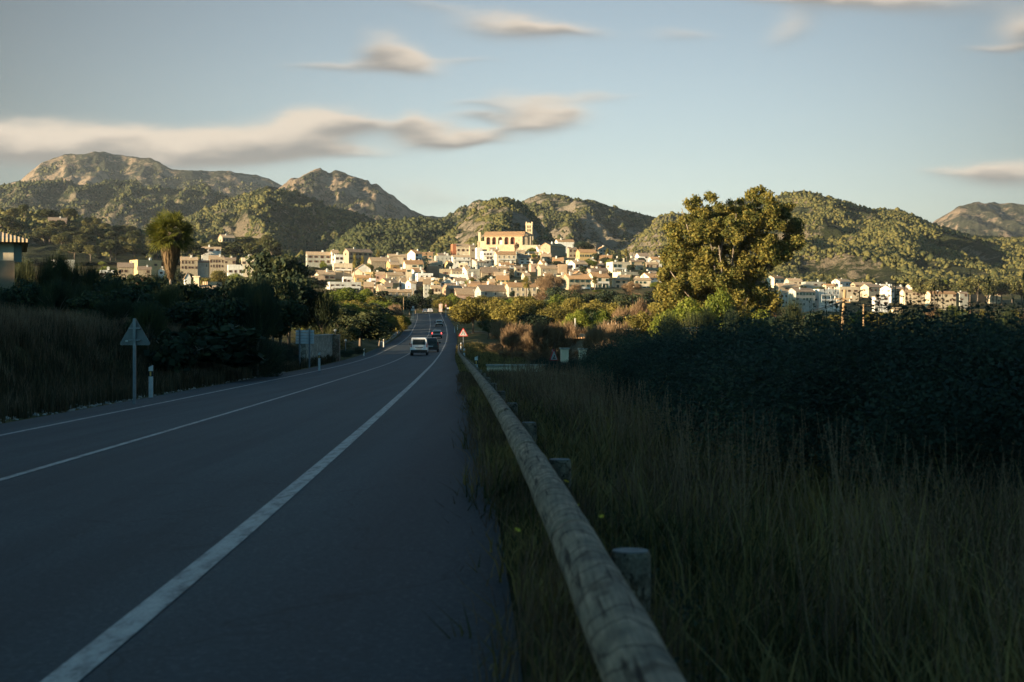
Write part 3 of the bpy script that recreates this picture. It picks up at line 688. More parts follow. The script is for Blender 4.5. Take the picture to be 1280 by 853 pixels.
H('cream house with white end wall and green upper window', 502, 507, 529, 330, 342, 'cream', 'g', 'tile_or', 2, 3, D=790, win='g')
H('stone house with three arched dark windows under a tiled roof', 481, 484, 504, 344, 351.5, 'stone', 'g', 'tile', 1, 3, D=735, win='w')
H('pinkish house between the palm and the stone house', 466, 469, 481, 343, 352, 'pink', 'g', 'tile', 1, 2, D=738)
H('low orange roof above the arched stone house', 486, 489, 507, 339, 345, 'cream', 'g', 'tile_or', 1, 3, D=775)
H('cream slope-roofed house right of the wide white gable', 464, 468, 486, 339.5, 344, 'cream', 'G', 'tile', 1, 1, D=772, chim=0)
H('ochre house with two square dark windows above the long low roof', 470, 485, 498, 354, 361.5, 'yellow', 'g', 'tile', 1, 2, D=665, win='w')
H('white slanted wall house left of the round tower, tiled roof', 497, 502, 508, 352, 362, 'white', 'g', 'tile', 1, 1, D=670)
H('bright white gable touching the round stone tower', 505, 513.5, 515, 354, 364, 'white', 'g', 'tile', 1, 0, D=650, rise=1.6)
H('long low house with a wide tiled roof at the lower edge, left of the road', 475, 477, 514, 364.5, 373.5, 'stone', 'g', 'tile', 1, 5, D=575, win='w')
H('tall pale green narrow house at the end of the road', 529, 530, 538, 355, 370, 'grey', 'g', 'tile', 3, 2, D=600, win='w')
H('low cream house with tiled roof right of the pale green house', 537, 539, 551, 359.5, 367, 'cream', 'g', 'tile', 1, 3, D=620)
H('small flat cream house above the road end', 539, 541, 548, 349.5, 355, 'cream', 'f', nf=1, nw=1, D=690, chim=0)
H('small ochre flat house left of the grey gable', 548, 550, 557, 350, 355, 'yellow', 'f', nf=1, nw=1, D=700, chim=0)
H('broad brown house with gabled end right above the orchard', 551, 562, 578, 361, 369, 'brown', 'g', 'tile_old', 1, 3, D=610)
H('pale blue-white house under a dark old roof', 578, 580, 593, 360.5, 367.5, 'white', 'g', 'tile_old', 1, 2, D=640)
H('low pinkish tiled lean-to above the first orchard tree', 569, 571, 592, 368, 371, 'pink', 's', 'tile', 1, 0, D=590, chim=0, rise=2.4)
H('long grey house with pale gable and boarded window above the orchard', 592.5, 601.5, 637, 363.5, 371.5, 'grey', 'g', 'tile_old', 1, 3, D=600, win='w', chim=0, rise=2.4)
H('villa with bright orange hipped roofs beside the round palm', 631, 636, 671, 358.5, 372.5, 'cream', 'g', 'tile_or', 2, 5, D=600, win='w', chim=2)
H('row of white terraces with dark windows above the round tower', 518, 522, 541, 343.5, 353, 'white', 'f', nf=2, nw=6, D=735, chim=2)
H('broad brown blank-fronted house right of the white terraces', 533, 535, 554, 334.5, 343, 'brown', 'f', nf=1, nw=1, D=800, chim=0)
H('stone house with flat top beneath the shaded row', 548, 549, 565, 338, 346, 'stone', 'f', nf=1, nw=1, D=790, chim=1)
H('stone house with three small dark windows in the village centre', 563, 565, 578, 338, 345, 'stone', 'g', 'tile_old', 1, 3, D=780, win='w')
H('white gable with a sloping edge in the village centre', 576, 583, 585, 338, 346, 'white', 'g', 'tile', 1, 0, D=775)
H('low blue-white walled house in the village centre', 561, 562, 585, 345, 352, 'white', 'f', nf=1, nw=3, D=745, chim=0)
H('two-storey pale green and white house with big windows in the centre', 582, 585, 600, 338, 348, 'grey', 'f', nf=2, nw=3, D=775, win='w')
H('wide old brown roofed house below the balcony house', 599, 602, 622, 340.5, 347, 'stone', 'g', 'tile_old', 1, 3, D=775, rise=2.8)
H('pointed white gable below the church terrace', 608, 620, 622, 339, 346, 'white', 'g', 'tile', 1, 0, D=790, rise=2.6)
H('ochre stone house with tall narrow windows below the verandah house', 620, 622, 637, 335, 346, 'stone', 'g', 'tile', 2, 4, D=820)
H('stone house with flat front in the bushes below the church', 643, 645, 657, 335, 346, 'stone', 's', 'tile_old', 2, 2, D=800)
H('white house with three storeys of balconies below the church', 600, 604, 619, 315.5, 331, 'white', 'f', nf=3, nw=4, D=930, balc=2)
H('cream house with orange roof and glazed verandah below the church', 617, 621, 645, 318, 332, 'cream', 'g', 'tile_or', 2, 4, D=920, balc=1, win='w')
H('pale green house directly right of the verandah house', 645, 646, 656, 316, 323, 'grey', 'g', 'tile', 1, 2, D=980)
H('cream house with a tall red brick side left of the church', 566, 570.5, 587, 308.5, 318, 'cream', 'g', 'tile', 1, 3, D=1010, chim=0)
H('dark narrow stone house beside the brick-sided house', 586, 587.5, 594, 308, 330, 'stone', 'g', 'tile_old', 2, 1, D=960)
H('white house with balcony in shade below the brick-sided house', 564, 566, 588, 321, 331, 'white', 'g', 'tile', 2, 4, D=915, win='w', balc=1)
H('long grey shaded house right of the big conifer', 542, 545, 565, 321, 331, 'grey', 'f', nf=2, nw=4, D=920, win='w')
H('bright white house at the foot of the church wall', 593, 596, 603, 311, 318, 'white', 'f', nf=1, nw=0, D=1000, chim=0)
H('low white house with bright terrace right of the church foot', 656, 658, 673, 316.5, 322, 'white', 'g', 'tile', 1, 3, D=985)
H('small gabled white house left of the stone mansion', 669, 673, 681, 311, 316.5, 'white', 'g', 'tile', 1, 1, D=1010)
H('large stone mansion with two rows of windows and white end wall', 676, 688, 708, 307.5, 322, 'stone', 'g', 'tile_or', 2, 5, D=985, win='w')
H('long low orange roof behind the stone mansion', 694, 697, 718, 302, 306.5, 'white', 'g', 'tile_or', 1, 0, D=1080, chim=1)
H('rough stone house between the mansion and the yellow school', 709, 711, 721, 311, 323, 'stone', 'g', 'tile_old', 2, 2, D=975)
H('yellow school building with a strip of blue-green windows', 720.5, 724.5, 746, 315.5, 325, 'yellow', 'g', 'tile_or', 1, 7, D=960, win='g', chim=0)
H('small shaded house with white terrace behind the yellow school', 733, 735, 745, 309, 315, 'stone', 'g', 'tile_old', 1, 2, D=1040)
H('stone house with white end wall in the centre right', 670, 676, 697, 335.5, 346.5, 'stone', 'g', 'tile', 2, 3, D=800, win='w')
H('blank brown wall house right of the centre', 697, 698, 709, 332, 341, 'brown', 'f', nf=1, nw=0, D=830, chim=0)
H('tall white gabled house with shaded balcony front', 710, 719, 735, 330, 342, 'white', 'g', 'tile', 2, 3, D=830, balc=1)
H('pinkish roofed house left of the stone house in the centre right', 661, 664, 671, 332, 338.5, 'pink', 'g', 'tile', 1, 2, D=850)
H('three-storey house with white gable and green upper windows above the orchard', 703, 711, 739, 348.5, 367, 'stone', 'g', 'tile_or', 3, 4, D=640, win='g', balc=1)
H('cream house with balconies and orange roof beside the leafy palm', 735, 742, 762, 346.5, 362, 'cream', 'g', 'tile_or', 2, 4, D=660, win='g', balc=1)
H('white-ended flat house with arched balcony right of the centre', 759, 766, 789, 329, 344, 'cream', 'f', nf=2, nw=4, D=830, win='g', balc=1)
H('long flat white and cream house below the arched balcony house', 767, 776, 803, 341.5, 350, 'cream', 'f', nf=1, nw=4, D=770, chim=1)
H('cream house with brown roof and two dark windows near the bare tree', 766, 768.5, 791, 350, 361, 'cream', 'g', 'tile', 2, 3, D=670, win='g')
H('cream house with small balcony left of the tall tree', 791, 793, 814, 350, 364, 'cream', 'g', 'tile', 2, 4, D=665, win='g')
H('white gabled house with shaded balconies at the edge of the tall tree', 801, 812, 824, 347, 364, 'white', 'g', 'tile_or', 3, 2, D=680, balc=2)
H('stone house with green shutters high at the right of the village', 787, 789, 806, 327, 336, 'stone', 'g', 'tile_old', 2, 4, D=890, win='g')
H('white barn-like roof at the top right of the village', 795, 799, 811, 320, 324, 'white', 'g', 'tile_old', 1, 2, D=1000, chim=0)
H('grey stone house with dark porch left of the tall tree', 806, 808, 824, 330, 343, 'stone', 'g', 'tile', 2, 4, D=850)
H('house with pale slanted roof beside the slim cypress', 795, 798, 806, 334, 341, 'cream', 's', 'tile', 1, 1, D=860, chim=0)
H('brown tiled house behind the white-ended balcony house', 733, 737, 761, 339, 346, 'brown', 'g', 'tile_old', 1, 4, D=790)
H('low brown roofed house left of the arched balcony house', 739, 742, 757, 332, 338, 'stone', 'g', 'tile_old', 1, 2, D=860)
# left hamlet
gl = 'houses of the left hamlet'
def HL(*a, **k): k.setdefault('group', gl); return H(*a, **k)
HL('bright white flat house at the far left of the hamlet', 117, 125, 141, 340, 353, 'white', 'f', nf=2, nw=2, D=620)
HL('gabled shaded house second from the left in the hamlet', 141, 147, 166, 334, 345, 'stone', 'g', 'tile_old', 1, 3, D=690)
HL('long pale yellow flat house above the hamlet, left of the palm', 158, 172, 196, 326.5, 335, 'yellow', 'f', nf=1, nw=2, D=800, chim=2)
HL('low dark tiled house right under the pale yellow house', 168, 172, 188, 337, 343, 'stone', 'g', 'tile_old', 1, 2, D=720)
HL('small bright house immediately left of the palm trunk', 195, 198, 205, 338, 345, 'white', 'G', 'tile', 1, 1, D=700)
HL('row house with six small windows right of the palm', 222, 226, 246, 325, 338, 'stone', 'g', 'tile', 2, 5, D=760)
HL('grey low house in the row right of the palm', 244, 246, 260, 328, 337, 'grey', 'g', 'tile_old', 1, 3, D=765, win='w')
HL('stone house with a white end wall in the middle of the hamlet row', 257, 262, 279, 324, 336, 'stone', 'g', 'tile', 2, 5, D=765)
HL('dark low stone house right of the middle of the row', 278, 280, 294, 324.5, 332, 'stone', 'g', 'tile_old', 1, 3, D=800)
HL('modern white block house at the right of the hamlet', 281, 285, 303, 333, 347, 'white', 'f', nf=1, nw=3, D=680, chim=0)
HL('white house with cream upper floor behind the modern block', 299, 302, 319, 324, 334, 'cream', 'f', nf=1, nw=3, D=770)
HL('small house with pale gable and chimney alone above the hamlet', 250, 252, 275, 310.5, 315, 'white', 'g', 'tile', 1, 3, D=930)
HL('shaded two-storey stone house high under the pine hill', 270, 278, 292, 297, 311, 'stone', 'g', 'tile', 2, 4, D=1020)
HL('blue-white gabled shed below the hamlet row', 224, 231, 238, 347, 353, 'white', 'G', 'tile_old', 1, 0, D=620, chim=0)
HL('small red-roofed house on the pine hill', 56, 60, 81, 275, 279, 'pink', 'g', 'tile_old', 1, 2, D=1120)
HL('pale shed roof half hidden in the hedge at the left', 77, 80, 92, 327, 334, 'grey', 'f', nf=1, nw=0, D=620, chim=0)
HL('white cubic shed at the left above the hedge', 63, 64, 68, 327, 332, 'white', 'f', nf=1, nw=0, D=640, chim=0)
# right village
gr = 'houses of the right village'
def HR(*a, **k): k.setdefault('group', gr); return H(*a, **k)
HR('white house with four small windows right of the tall tree', 972, 974.5, 988, 366.5, 383, 'white', 'g', 'tile', 2, 2, D=900)
HR('shaded apartment block with tiled roof and many balconies', 987, 995, 1022, 364.5, 384, 'grey', 'g', 'tile_old', 3, 6, D=890, win='g')
HR('modern white apartment block with terraces', 1017, 1024, 1052, 363, 382, 'white', 'f', nf=3, nw=5, D=900, win='w', balc=2)
HR('long cream flat building behind the utility pole', 1046, 1050, 1075, 360, 368, 'cream', 'f', nf=1, nw=3, D=1000)
HR('low grey flat building above the apartment block', 1004, 1007, 1034, 353.5, 359, 'grey', 'f', nf=1, nw=3, D=1120)
HR('house with tiled roof and blue-white front above the utility pole', 1042, 1050, 1067, 352, 359, 'white', 'g', 'tile', 1, 4, D=1130)
HR('long low tiled building above the right village', 1066, 1069, 1093, 356, 361, 'stone', 'g', 'tile', 1, 4, D=1120)
HR('pale gabled house with dark front right of the cream building', 1079, 1086, 1106, 359, 367, 'cream', 'g', 'tile_old', 1, 3, D=1030)
HR('bright white gabled house alone below the right village', 1092, 1094, 1113, 371, 382, 'white', 'G', 'tile', 2, 2, D=880, rise=1.2)
HR('white house with bright gable in the middle of the right village', 1103, 1114, 1119, 361, 369, 'white', 'g', 'tile', 1, 1, D=980)
HR('shaded house right of the bright gable', 1118, 1121, 1136, 361, 369, 'stone', 'g', 'tile_old', 1, 3, D=985)
HR('low terrace of small houses with garden walls in the right village', 1128, 1131, 1161, 365, 371, 'cream', 'g', 'tile', 1, 6, D=960)
HR('long cream house with red windows and two storeys', 1160, 1163, 1198, 367, 378, 'cream', 'g', 'tile_or', 2, 7, D=900)
HR('shaded grey house joined to the long cream house', 1198, 1200, 1211, 367, 377, 'grey', 'g', 'tile_old', 2, 2, D=905)
HR('low house with a small cream tower at its right end', 1210, 1211, 1234, 364, 370, 'brown', 'g', 'tile', 1, 4, D=980)
HR('last house at the right end of the right village', 1236, 1238, 1254, 366, 371, 'cream', 'g', 'tile', 1, 2, D=975)
HR('group roof house at the top of the right village', 1136, 1140, 1162, 358, 364, 'cream', 'g', 'tile', 1, 4, D=1090)
HR('orange tiled house at the left end above the apartments', 960, 968, 983, 348, 355, 'cream', 'g', 'tile_or', 1, 2, D=1180)
HR('stone house with broad roof above the white four-window house', 970, 974, 1000, 358, 364, 'stone', 'g', 'tile', 1, 4, D=1040)
HR('cream house under the trees at the top left of the right village', 983, 986, 1004, 351, 357, 'cream', 'g', 'tile', 1, 3, D=1150)
HR('tiny cream hut in the fields below the right village', 1117, 1119, 1130, 387, 392, 'cream', 'g', 'tile', 1, 2, D=760, chim=0)
HR('white terrace house between the pole and the bright white gable', 1098, 1101, 1116, 356.5, 361, 'white', 'f', nf=1, nw=3, D=1090)
HR('flat pale house above the long cream house', 1165, 1168, 1192, 362, 366, 'grey', 'f', nf=1, nw=3, D=1010)
HR('orange roofed house right of the top grey building', 1030, 1032, 1046, 357, 363, 'cream', 'g', 'tile_or', 1, 2, D=1060)
# --- smaller houses filling the rows between them
CN = {'cream': 'cream', 'stone': 'stone', 'white': 'white', 'yellow': 'ochre', 'grey': 'grey', 'brown': 'brown', 'pink': 'pinkish'}
def fill(rows, rowname, tag_):
    R = random.Random(3)
    for (yb, x0, x1, step, nm) in rows:
        x = x0; i = 0
        while x < x1:
            i += 1; w = R.uniform(9, 19); g_ = R.choice([0, 3, 4, 6, 0]); yy_ = yb + R.uniform(-1.8, 1.8); hh = R.uniform(4.5, 8.5)
            cx = x + w / 2
            clash = any(a - 1 < x + w and b + 1 > x and d - 3.2 < yy_ + .5 and yy_ - hh * .6 < d - 1 and c_ < yy_ + 1 for a, b, c_, d in HLIST)
            if not clash and R.random() < .9:
                wl = R.choice(CREAMS); rf = R.choice(['g', 'g', 'g', 'G', 's', 'f']); tl = R.choice(['tile', 'tile', 'tile_or', 'tile_old'])
                H('%s house with %s, %s filler' % (CN[wl], {'g': 'long roof', 'G': 'gable facing the road', 's': 'lean-to roof', 'f': 'flat roof'}[rf], 'x'), x, x + g_, x + w, yy_ - hh, yy_, wl, rf, tl, 2 if hh > 6.6 else 1, max(1, int(w / 5)), win=R.choice('wbg'))['_row'] = nm
            x += w + R.uniform(0, 5)
HLIST += [(512, 532, 352, 368), (523, 542, 315, 333), (650, 666, 346, 374), (667, 706, 340, 372), (439, 446, 318, 335)]
fill([(368, 455, 560, 0, 'lowest'), (363, 395, 700, 0, 'second lowest'), (358, 392, 800, 0, 'third lowest'), (353, 392, 818, 0, 'fourth lowest'), (348.5, 396, 820, 0, 'lower middle'), (344, 415, 822, 0, 'middle'), (339.5, 418, 822, 0, 'upper middle'),
      (335, 422, 822, 0, 'fourth highest'), (330.5, 440, 822, 0, 'third highest'), (326, 484, 790, 0, 'second highest'), (321, 560, 760, 0, 'highest')], '', '')
rows_ = {}
for o in list(C.objects):
    if '_row' in o.keys(): rows_.setdefault(o['_row'], []).append(o)
for nm, lst in rows_.items():
    lst.sort(key=lambda o: o.location.x / o.location.y)
    for i, o in enumerate(lst):
        o['label'] = o['label'].split(',')[0] + ', %s from left among small houses of the %s village row' % (nth(i + 1), nm)
        o['label'] = ' '.join(o['label'].split()[:16]); del o['_row']

# brick side of the brick-sided house is a part of it
for o in C.objects:
    if o.get('label', '').startswith('cream house with a tall red brick'):
        MB().box(-2.6, -.01, .3, 6, -3, 7.2).build('brick_wall', M['brick'], o)
# ------------------------------------------------------------------ church
def church():
    D = 1085; s = D / F; x0 = PX(605.5, D); yaw = -.10
    zb = ZP(313, D)
    r = thing('church', 'large sandstone church with five tall arches, long orange roof and square bell tower', 'church', (x0, D, zb), yaw)
    Z = lambda y: ZP(y, D) - zb
    Wd = 47.5 * s / math.cos(yaw); dep = 17
    arch = [(610.5, 5.0), (617.7, 5.0), (625.5, 5.2), (633.3, 5.2), (641, 5.8)]
    wall = MB()
    # front wall pierced by arched recesses
    top = Z(295.2); zt, zbm = Z(296.6), Z(306)
    xs = [0]
    for c, w in arch: xs += [((c - w / 2) - 605.5) * s, ((c + w / 2) - 605.5) * s]
    xs.append(Wd)
    th = 2.0
    for i in range(0, len(xs), 2): wall.box(xs[i], xs[i + 1], 0, th, Z(318) - 3, top)
    for i in range(1, len(xs) - 1, 2):
        a, b = xs[i], xs[i + 1]; c = (a + b) / 2; rr = (b - a) / 2
        wall.box(a, b, 0, th, Z(318) - 3, zbm)
        n = 10; pts = [(c + rr * math.cos(math.pi * q / n), zt - rr + rr * math.sin(math.pi * q / n)) for q in range(n + 1)]
        for q in range(n):
            p, p2 = pts[q], pts[q + 1]
            wall.add([(p[0], 0, p[1]), (p2[0], 0, p2[1]), (p2[0], 0, top), (p[0], 0, top), (p[0], th, p[1]), (p2[0], th, p2[1])], [(0, 1, 2, 3), (0, 4, 5, 1)])
    wall.box(0, Wd, th + .01, dep, -4, top); wall.prism([(0, top), (dep, top), (dep / 2, Z(289.5) - .1)], 0.01, Wd - .01, 'x')
    wall.box(-.5, Wd + .1, -1.2, -.002, Z(318) - 3, Z(308.5))
    wall.build('wall', M['arch_wall'], r)
    for i in range(1, len(xs) - 1, 2):
        a, b = xs[i], xs[i + 1]
        MB().box(a + .01, b - .01, th - .25, th - .02, zbm, zt).build('arch_recess', M['brownred'], r)
        if i == 5: MB().box(a + .9, b, th - 1.4, th - .26, zbm, Z(300.5)).build('white_infill', M['white'], r)
        else: MB().box((a + b) / 2 - .45, (a + b) / 2 + .45, th - .45, th - .26, zbm, zbm + 2.0).build('door', M['glass'], r)
    rf = MB(); rz = Z(289.3); s2 = (rz - top) / (dep / 2)
    rf.prism([(-.8, top - .8 * s2 + .02), (dep / 2, rz), (dep / 2, rz + .35), (-.8, top - .8 * s2 + .35)], -.5, Wd + 1.4, 'x')
    rf.prism([(dep + .8, top - .8 * s2 + .02), (dep / 2, rz), (dep / 2, rz + .35), (dep + .8, top - .8 * s2 + .35)], -.5, Wd + 1.4, 'x')
    rf.build('roof', M['tile_or'], r)
    MB().box((648 - 605.5) * s, (649.6 - 605.5) * s, -.06, .02, Z(302), Z(300)).build('window', M['pink'], r)
    # apse at the right, stone in shade
    ap = MB(); n = 7; R = 7.5; cx, cy = Wd + .5, dep / 2
    pts = [(cx + R * math.sin(math.pi * q / n), cy - R * math.cos(math.pi * q / n)) for q in range(n + 1)]
    ap.prism(pts, -4, Z(293.5), 'z'); ap.build('apse', M['stone'], r)
    ar = MB(); apex = (cx, cy, Z(290.5)); bp = [(cx + (R + .5) * math.sin(math.pi * q / n), cy - (R + .5) * math.cos(math.pi * q / n), Z(293.4)) for q in range(n + 1)]
    ar.add([apex] + bp, [(0, q + 1, q + 2) for q in range(n)]); ar.build('apse_roof', M['tile_old'], r)
    for q in (2, 4): ap2 = MB().box(cx + R * .75 - 2.2 + q * .9, cx + R * .75 - 1.4 + q * .9, -.6, .6, -4, Z(296)).build('buttress', M['stone'], r)
    # bell tower behind the apse
    tx0, tx1 = (656 - 605.5) * s, (664.3 - 605.5) * s; ty = 9; tw = tx1 - tx0; t0, t1 = Z(296), Z(277.8)
    tb = MB(); wx = tw * .2
    zs = [(-4, Z(289)), (Z(289), Z(286)), (Z(286), Z(284.6)), (Z(284.6), Z(281.2)), (Z(281.2), t1)]
    tb.box(tx0, tx1, ty, ty + tw, -4, Z(289))
    for a, b in ((Z(289), Z(285.8)), (Z(284.8), Z(281.2))):
        for xx in ((tx0, tx0 + tw * .24), (tx0 + tw * .43, tx0 + tw * .57), (tx1 - tw * .24, tx1)):
            for y_ in ((ty, ty + .7), (ty + tw - .7, ty + tw)): tb.box(xx[0], xx[1], y_[0], y_[1], a, b)
        for y_ in ((ty + .7, ty + tw * .24), (ty + tw * .43, ty + tw * .57), (ty + tw - tw * .24, ty + tw - .7)):
            for xx in ((tx0, tx0 + .7), (tx1 - .7, tx1)): tb.box(xx[0], xx[1], y_[0], y_[1], a, b)
    tb.box(tx0, tx1, ty, ty + tw, Z(285.8), Z(284.8)); tb.box(tx0 - .15, tx1 + .15, ty - .15, ty + tw + .15, Z(281.2), Z(278.6))
    for q in (0, .42, .84):
        for p in (0, .84): tb.box(tx0 + tw * q, tx0 + tw * (q + .16), ty + tw * p, ty + tw * (p + .16), Z(278.6), Z(276.6) if q != .42 else Z(277.6))
    tb.build('bell_tower', M['arch_wall'], r)
    # slim turret and low wing at the left
    MB().box((597.2 - 605.5) * s, (600 - 605.5) * s, 3, 5, -4, Z(290)).build('turret', M['arch_wall'], r)
    MB().box((596.5 - 605.5) * s, (598 - 605.5) * s, 2, 6, -4, Z(301.5)).build('buttress', M['arch_wall'], r)
    MB().box((599 - 605.5) * s, -.02, 1.5, 10, -4, Z(301.5)).build('wing', M['arch_wall'], r)
M['arch_wall'] = wall_mat('sandstone', (.66, .52, .34), .10, .4)
M['brownred'] = simple('red_brown_recess', (.17, .07, .045), (.26, .12, .08), 1.2, .9)
church()
# terrace wall of the church and retaining wall below the mansion
def wall_between(name, label, px0, px1, ytop, ybase, D, mat, th=.6, group=None, D1=None):
    D1 = D1 or D
    a = Vector((PX(px0, D), D)); b = Vector((PX(px1, D1), D1)); L = (b - a).length; r = thing(name, label, 'wall', (a.x, a.y, 0), math.atan2(b.y - a.y, b.x - a.x), group)
    mb = MB(); n = max(2, int(L / 2)); 
    zt = ZP(ytop, D) if not isinstance(ytop, tuple) else None
    za, zb_ = (ZP(ytop, D), ZP(ytop, D1)) if zt is not None else (ZP(ytop[0], D), ZP(ytop[1], D1))
    g0 = min(gzf(a.x, a.y), gzf(b.x, b.y), ZP(ybase, D)) - 1
    mb.add([(0, 0, g0), (L, 0, g0), (L, th, g0), (0, th, g0), (0, 0, za), (L, 0, zb_), (L, th, zb_), (0, th, za)], [(0, 3, 2, 1), (4, 5, 6, 7), (0, 1, 5, 4), (1, 2, 6, 5), (2, 3, 7, 6), (3, 0, 4, 7)])
    mb.build('masonry', M[mat], r)
    cp = MB(); cp.add([(-.05, -.08, za + .003), (L + .05, -.08, zb_ + .003), (L + .05, th + .08, zb_ + .003), (-.05, th + .08, za + .003), (-.05, -.08, za + .1), (L + .05, -.08, zb_ + .1), (L + .05, th + .08, zb_ + .1), (-.05, th + .08, za + .1)], [(0, 3, 2, 1), (4, 5, 6, 7), (0, 1, 5, 4), (1, 2, 6, 5), (2, 3, 7, 6), (3, 0, 4, 7)])
    cp.build('coping', M['concrete'], r); return r
wall_between('retaining_wall', 'dark garden retaining wall below the stone mansion', 676, 712, 322.5, 332, 950, 'stone')
wall_between('retaining_wall', 'low terrace parapet right of the church', 653, 672, 306.5, 310, 1040, 'cream')
# round stone tower
def round_tower():
    D = 655; cx = PX(522, D); r = thing('round_tower', 'round rubble stone windmill tower at the lower village edge', 'tower', (cx, D + 3, ZP(367, D)))
    R = 8.2 / F * D; h = ZP(352.8, D) - ZP(367, D); mb = MB()
    mb.tube([(0, 0, -4), (0, 0, 0), (0, 0, h * .5), (0, 0, h)], [R * 1.06, R * 1.03, R, R * .97], 24); mb.build('masonry', M['rubble'], r, smooth=False)
    mb = MB(); mb.tube([(0, 0, h + .003), (0, 0, h + .3)], [R * .99, R * .96], 24); mb.build('rim', M['tile_old'], r)
    link('window', WM['w'], r, (R * .1, -R * 1.0, h * .75)).scale = (.8, 1, .8)
round_tower()
# near houses
def left_edge_house():
    D = 92; x1 = PX(17, D); z0 = gzf(x1 - 5, D) 
    r = thing('house', 'shaded two-storey house with tiled eave and green roller shutter at the left frame edge', 'house', (x1, D, z0), .34)
    top = ZP(304, D) - z0
    zb = ZP(327, D) - z0
    MB().box(-11, 0, 0, 9, zb + .001, top).build('wall', M['cream'], r)
    MB().box(-11.3, .05, -1.0, 9.2, -1, zb).build('ground_floor', M['brown'], r)
    rf = MB(); e = top; a = 1.0
    rf.add([(-11.8, -1, e), (.9, -1, e), (.9, 10, e), (-11.8, 10, e), (-8, 4.5, e + 1.9), (-4.2, 4.5, e + 1.9), (-11.8, -1, e + .2), (.9, -1, e + .2), (.9, 10, e + .2), (-11.8, 10, e + .2)],
           [(0, 1, 2, 3), (0, 6, 7, 1), (1, 7, 8, 2), (2, 8, 9, 3), (3, 9, 6, 0), (6, 4, 5, 7), (7, 5, 8), (8, 5, 4, 9), (9, 4, 6)]); rf.build('roof', M['tile'], r)
    w = MB(); w.box(-3.1, -.95, -.06, .02, zb + .1, ZP(311, D) - z0).build('roller_shutter', M['shut_g2'], r)
    w = MB(); w.box(.001, .5, 0.6, .9, zb, top - .02); w.build('downpipe', M['grey'], r)
M['shut_g2'] = simple('pale_green_shutter', (.18, .24, .19), (.22, .29, .23), 5, .6)
left_edge_house()
def hedge_house():
    D = 190; x = PX(234, D); z0 = gzf(x, D)
    r = thing('house', 'tiled roof with a stout chimney rising out of the dark hedge', 'house', (x, D, z0), 0)
    w = PX(266, D) - x; e = ZP(364, D) - z0; t = ZP(356.5, D) - z0
    MB().box(.3, w - .3, .5, 5, -1, e).build('wall', M['cream'], r)
    MB().prism([(-.1, e - .15), (3, t), (3, t + .15), (-.1, e + .03)], 0, w, 'x').build('roof', M['corr'], r)
    MB().prism([(3.001, t), (6, e), (6, e + .15), (3.001, t + .15)], 0, w, 'x').build('roof', M['corr'], r)
    c = MB(); c.box(.5, 1.2, 1.6, 2.3, e, ZP(346, D) - z0); c.box(.35, 1.35, 1.45, 2.45, ZP(345.9, D) - z0, ZP(344.6, D) - z0); c.build('chimney', M['cream'], r)
    MB().box(1.3, w, 3.2, 6, e, ZP(351, D) - z0).build('rear_wing', M['tile'], r)
M['corr'] = tile('pan_tiles', (.42, .30, .18), (.62, .47, .30))
hedge_house()
def roadside_shed():
    D = 132; x = PX(703, D); z0 = gzf(x, D)
    r = thing('farm_shed', 'low tiled farm building with a white chimney in the scrub right of the road', 'shed', (x, D, z0), 0)
    w = PX(760, D) - x; e = ZP(423.5, D) - z0; t = ZP(418.5, D) - z0
    MB().box(.1, w - .1, .3, 4, -1, e).build('wall', M['stone'], r)
    MB().prism([(0, e), (2.2, t), (4.4, e), (4.4, e + .1), (2.2, t + .1), (0, e + .1)], 0, w, 'x').build('roof', M['tile_or'], r)
    c = MB(); c.box(w - .62, w - .1, 1.2, 1.7, e, ZP(411.5, D) - z0); c.box(w - .7, w - .02, 1.1, 1.8, ZP(411.4, D) - z0, ZP(410.6, D) - z0); c.build('chimney', M['white'], r)
roadside_shed()
for px0, px1, yt, wd, lb in ((702, 711, 437, 1, 'left stone gate pillar half hidden in scrub'), (725, 733.5, 437.5, 1, 'right stone gate pillar half hidden in scrub')):
    D = 80; x = PX(px0, D); z0 = gzf(x, D); w = PX(px1, D) - x; t = ZP(yt, D) - z0
    r = thing('gate_pillar', lb, 'pillar', (x, D, z0), .15); MB().box(0, w, 0, w, -.5, t).build('shaft', M['cream'], r); MB().box(-.05, w + .05, -.05, w + .05, t + .002, t + .1).build('cap', M['concrete'], r)
wall_between('low_wall', 'low pale stone wall in the grass right of the guardrail', 608.5, 688, 458, 470, 74, 'cream', .35)
rr_ = wall_between('field_wall', 'tall rubble field wall at the left roadside', 383, 416, (421.5, 419), 450, 111, 'rubble', .5, D1=131)
b_ = Vector((PX(416, 131), 131)); g_ = gzf(b_.x, b_.y)
pr = thing('wall_pier', 'reddish stone pier ending the roadside field wall', 'wall', (b_.x + .02, b_.y - .3, g_), 0)
MB().box(0, .62, 0, .7, -.4, ZP(418, 131) - g_).build('masonry', M['rubble_red'], pr)

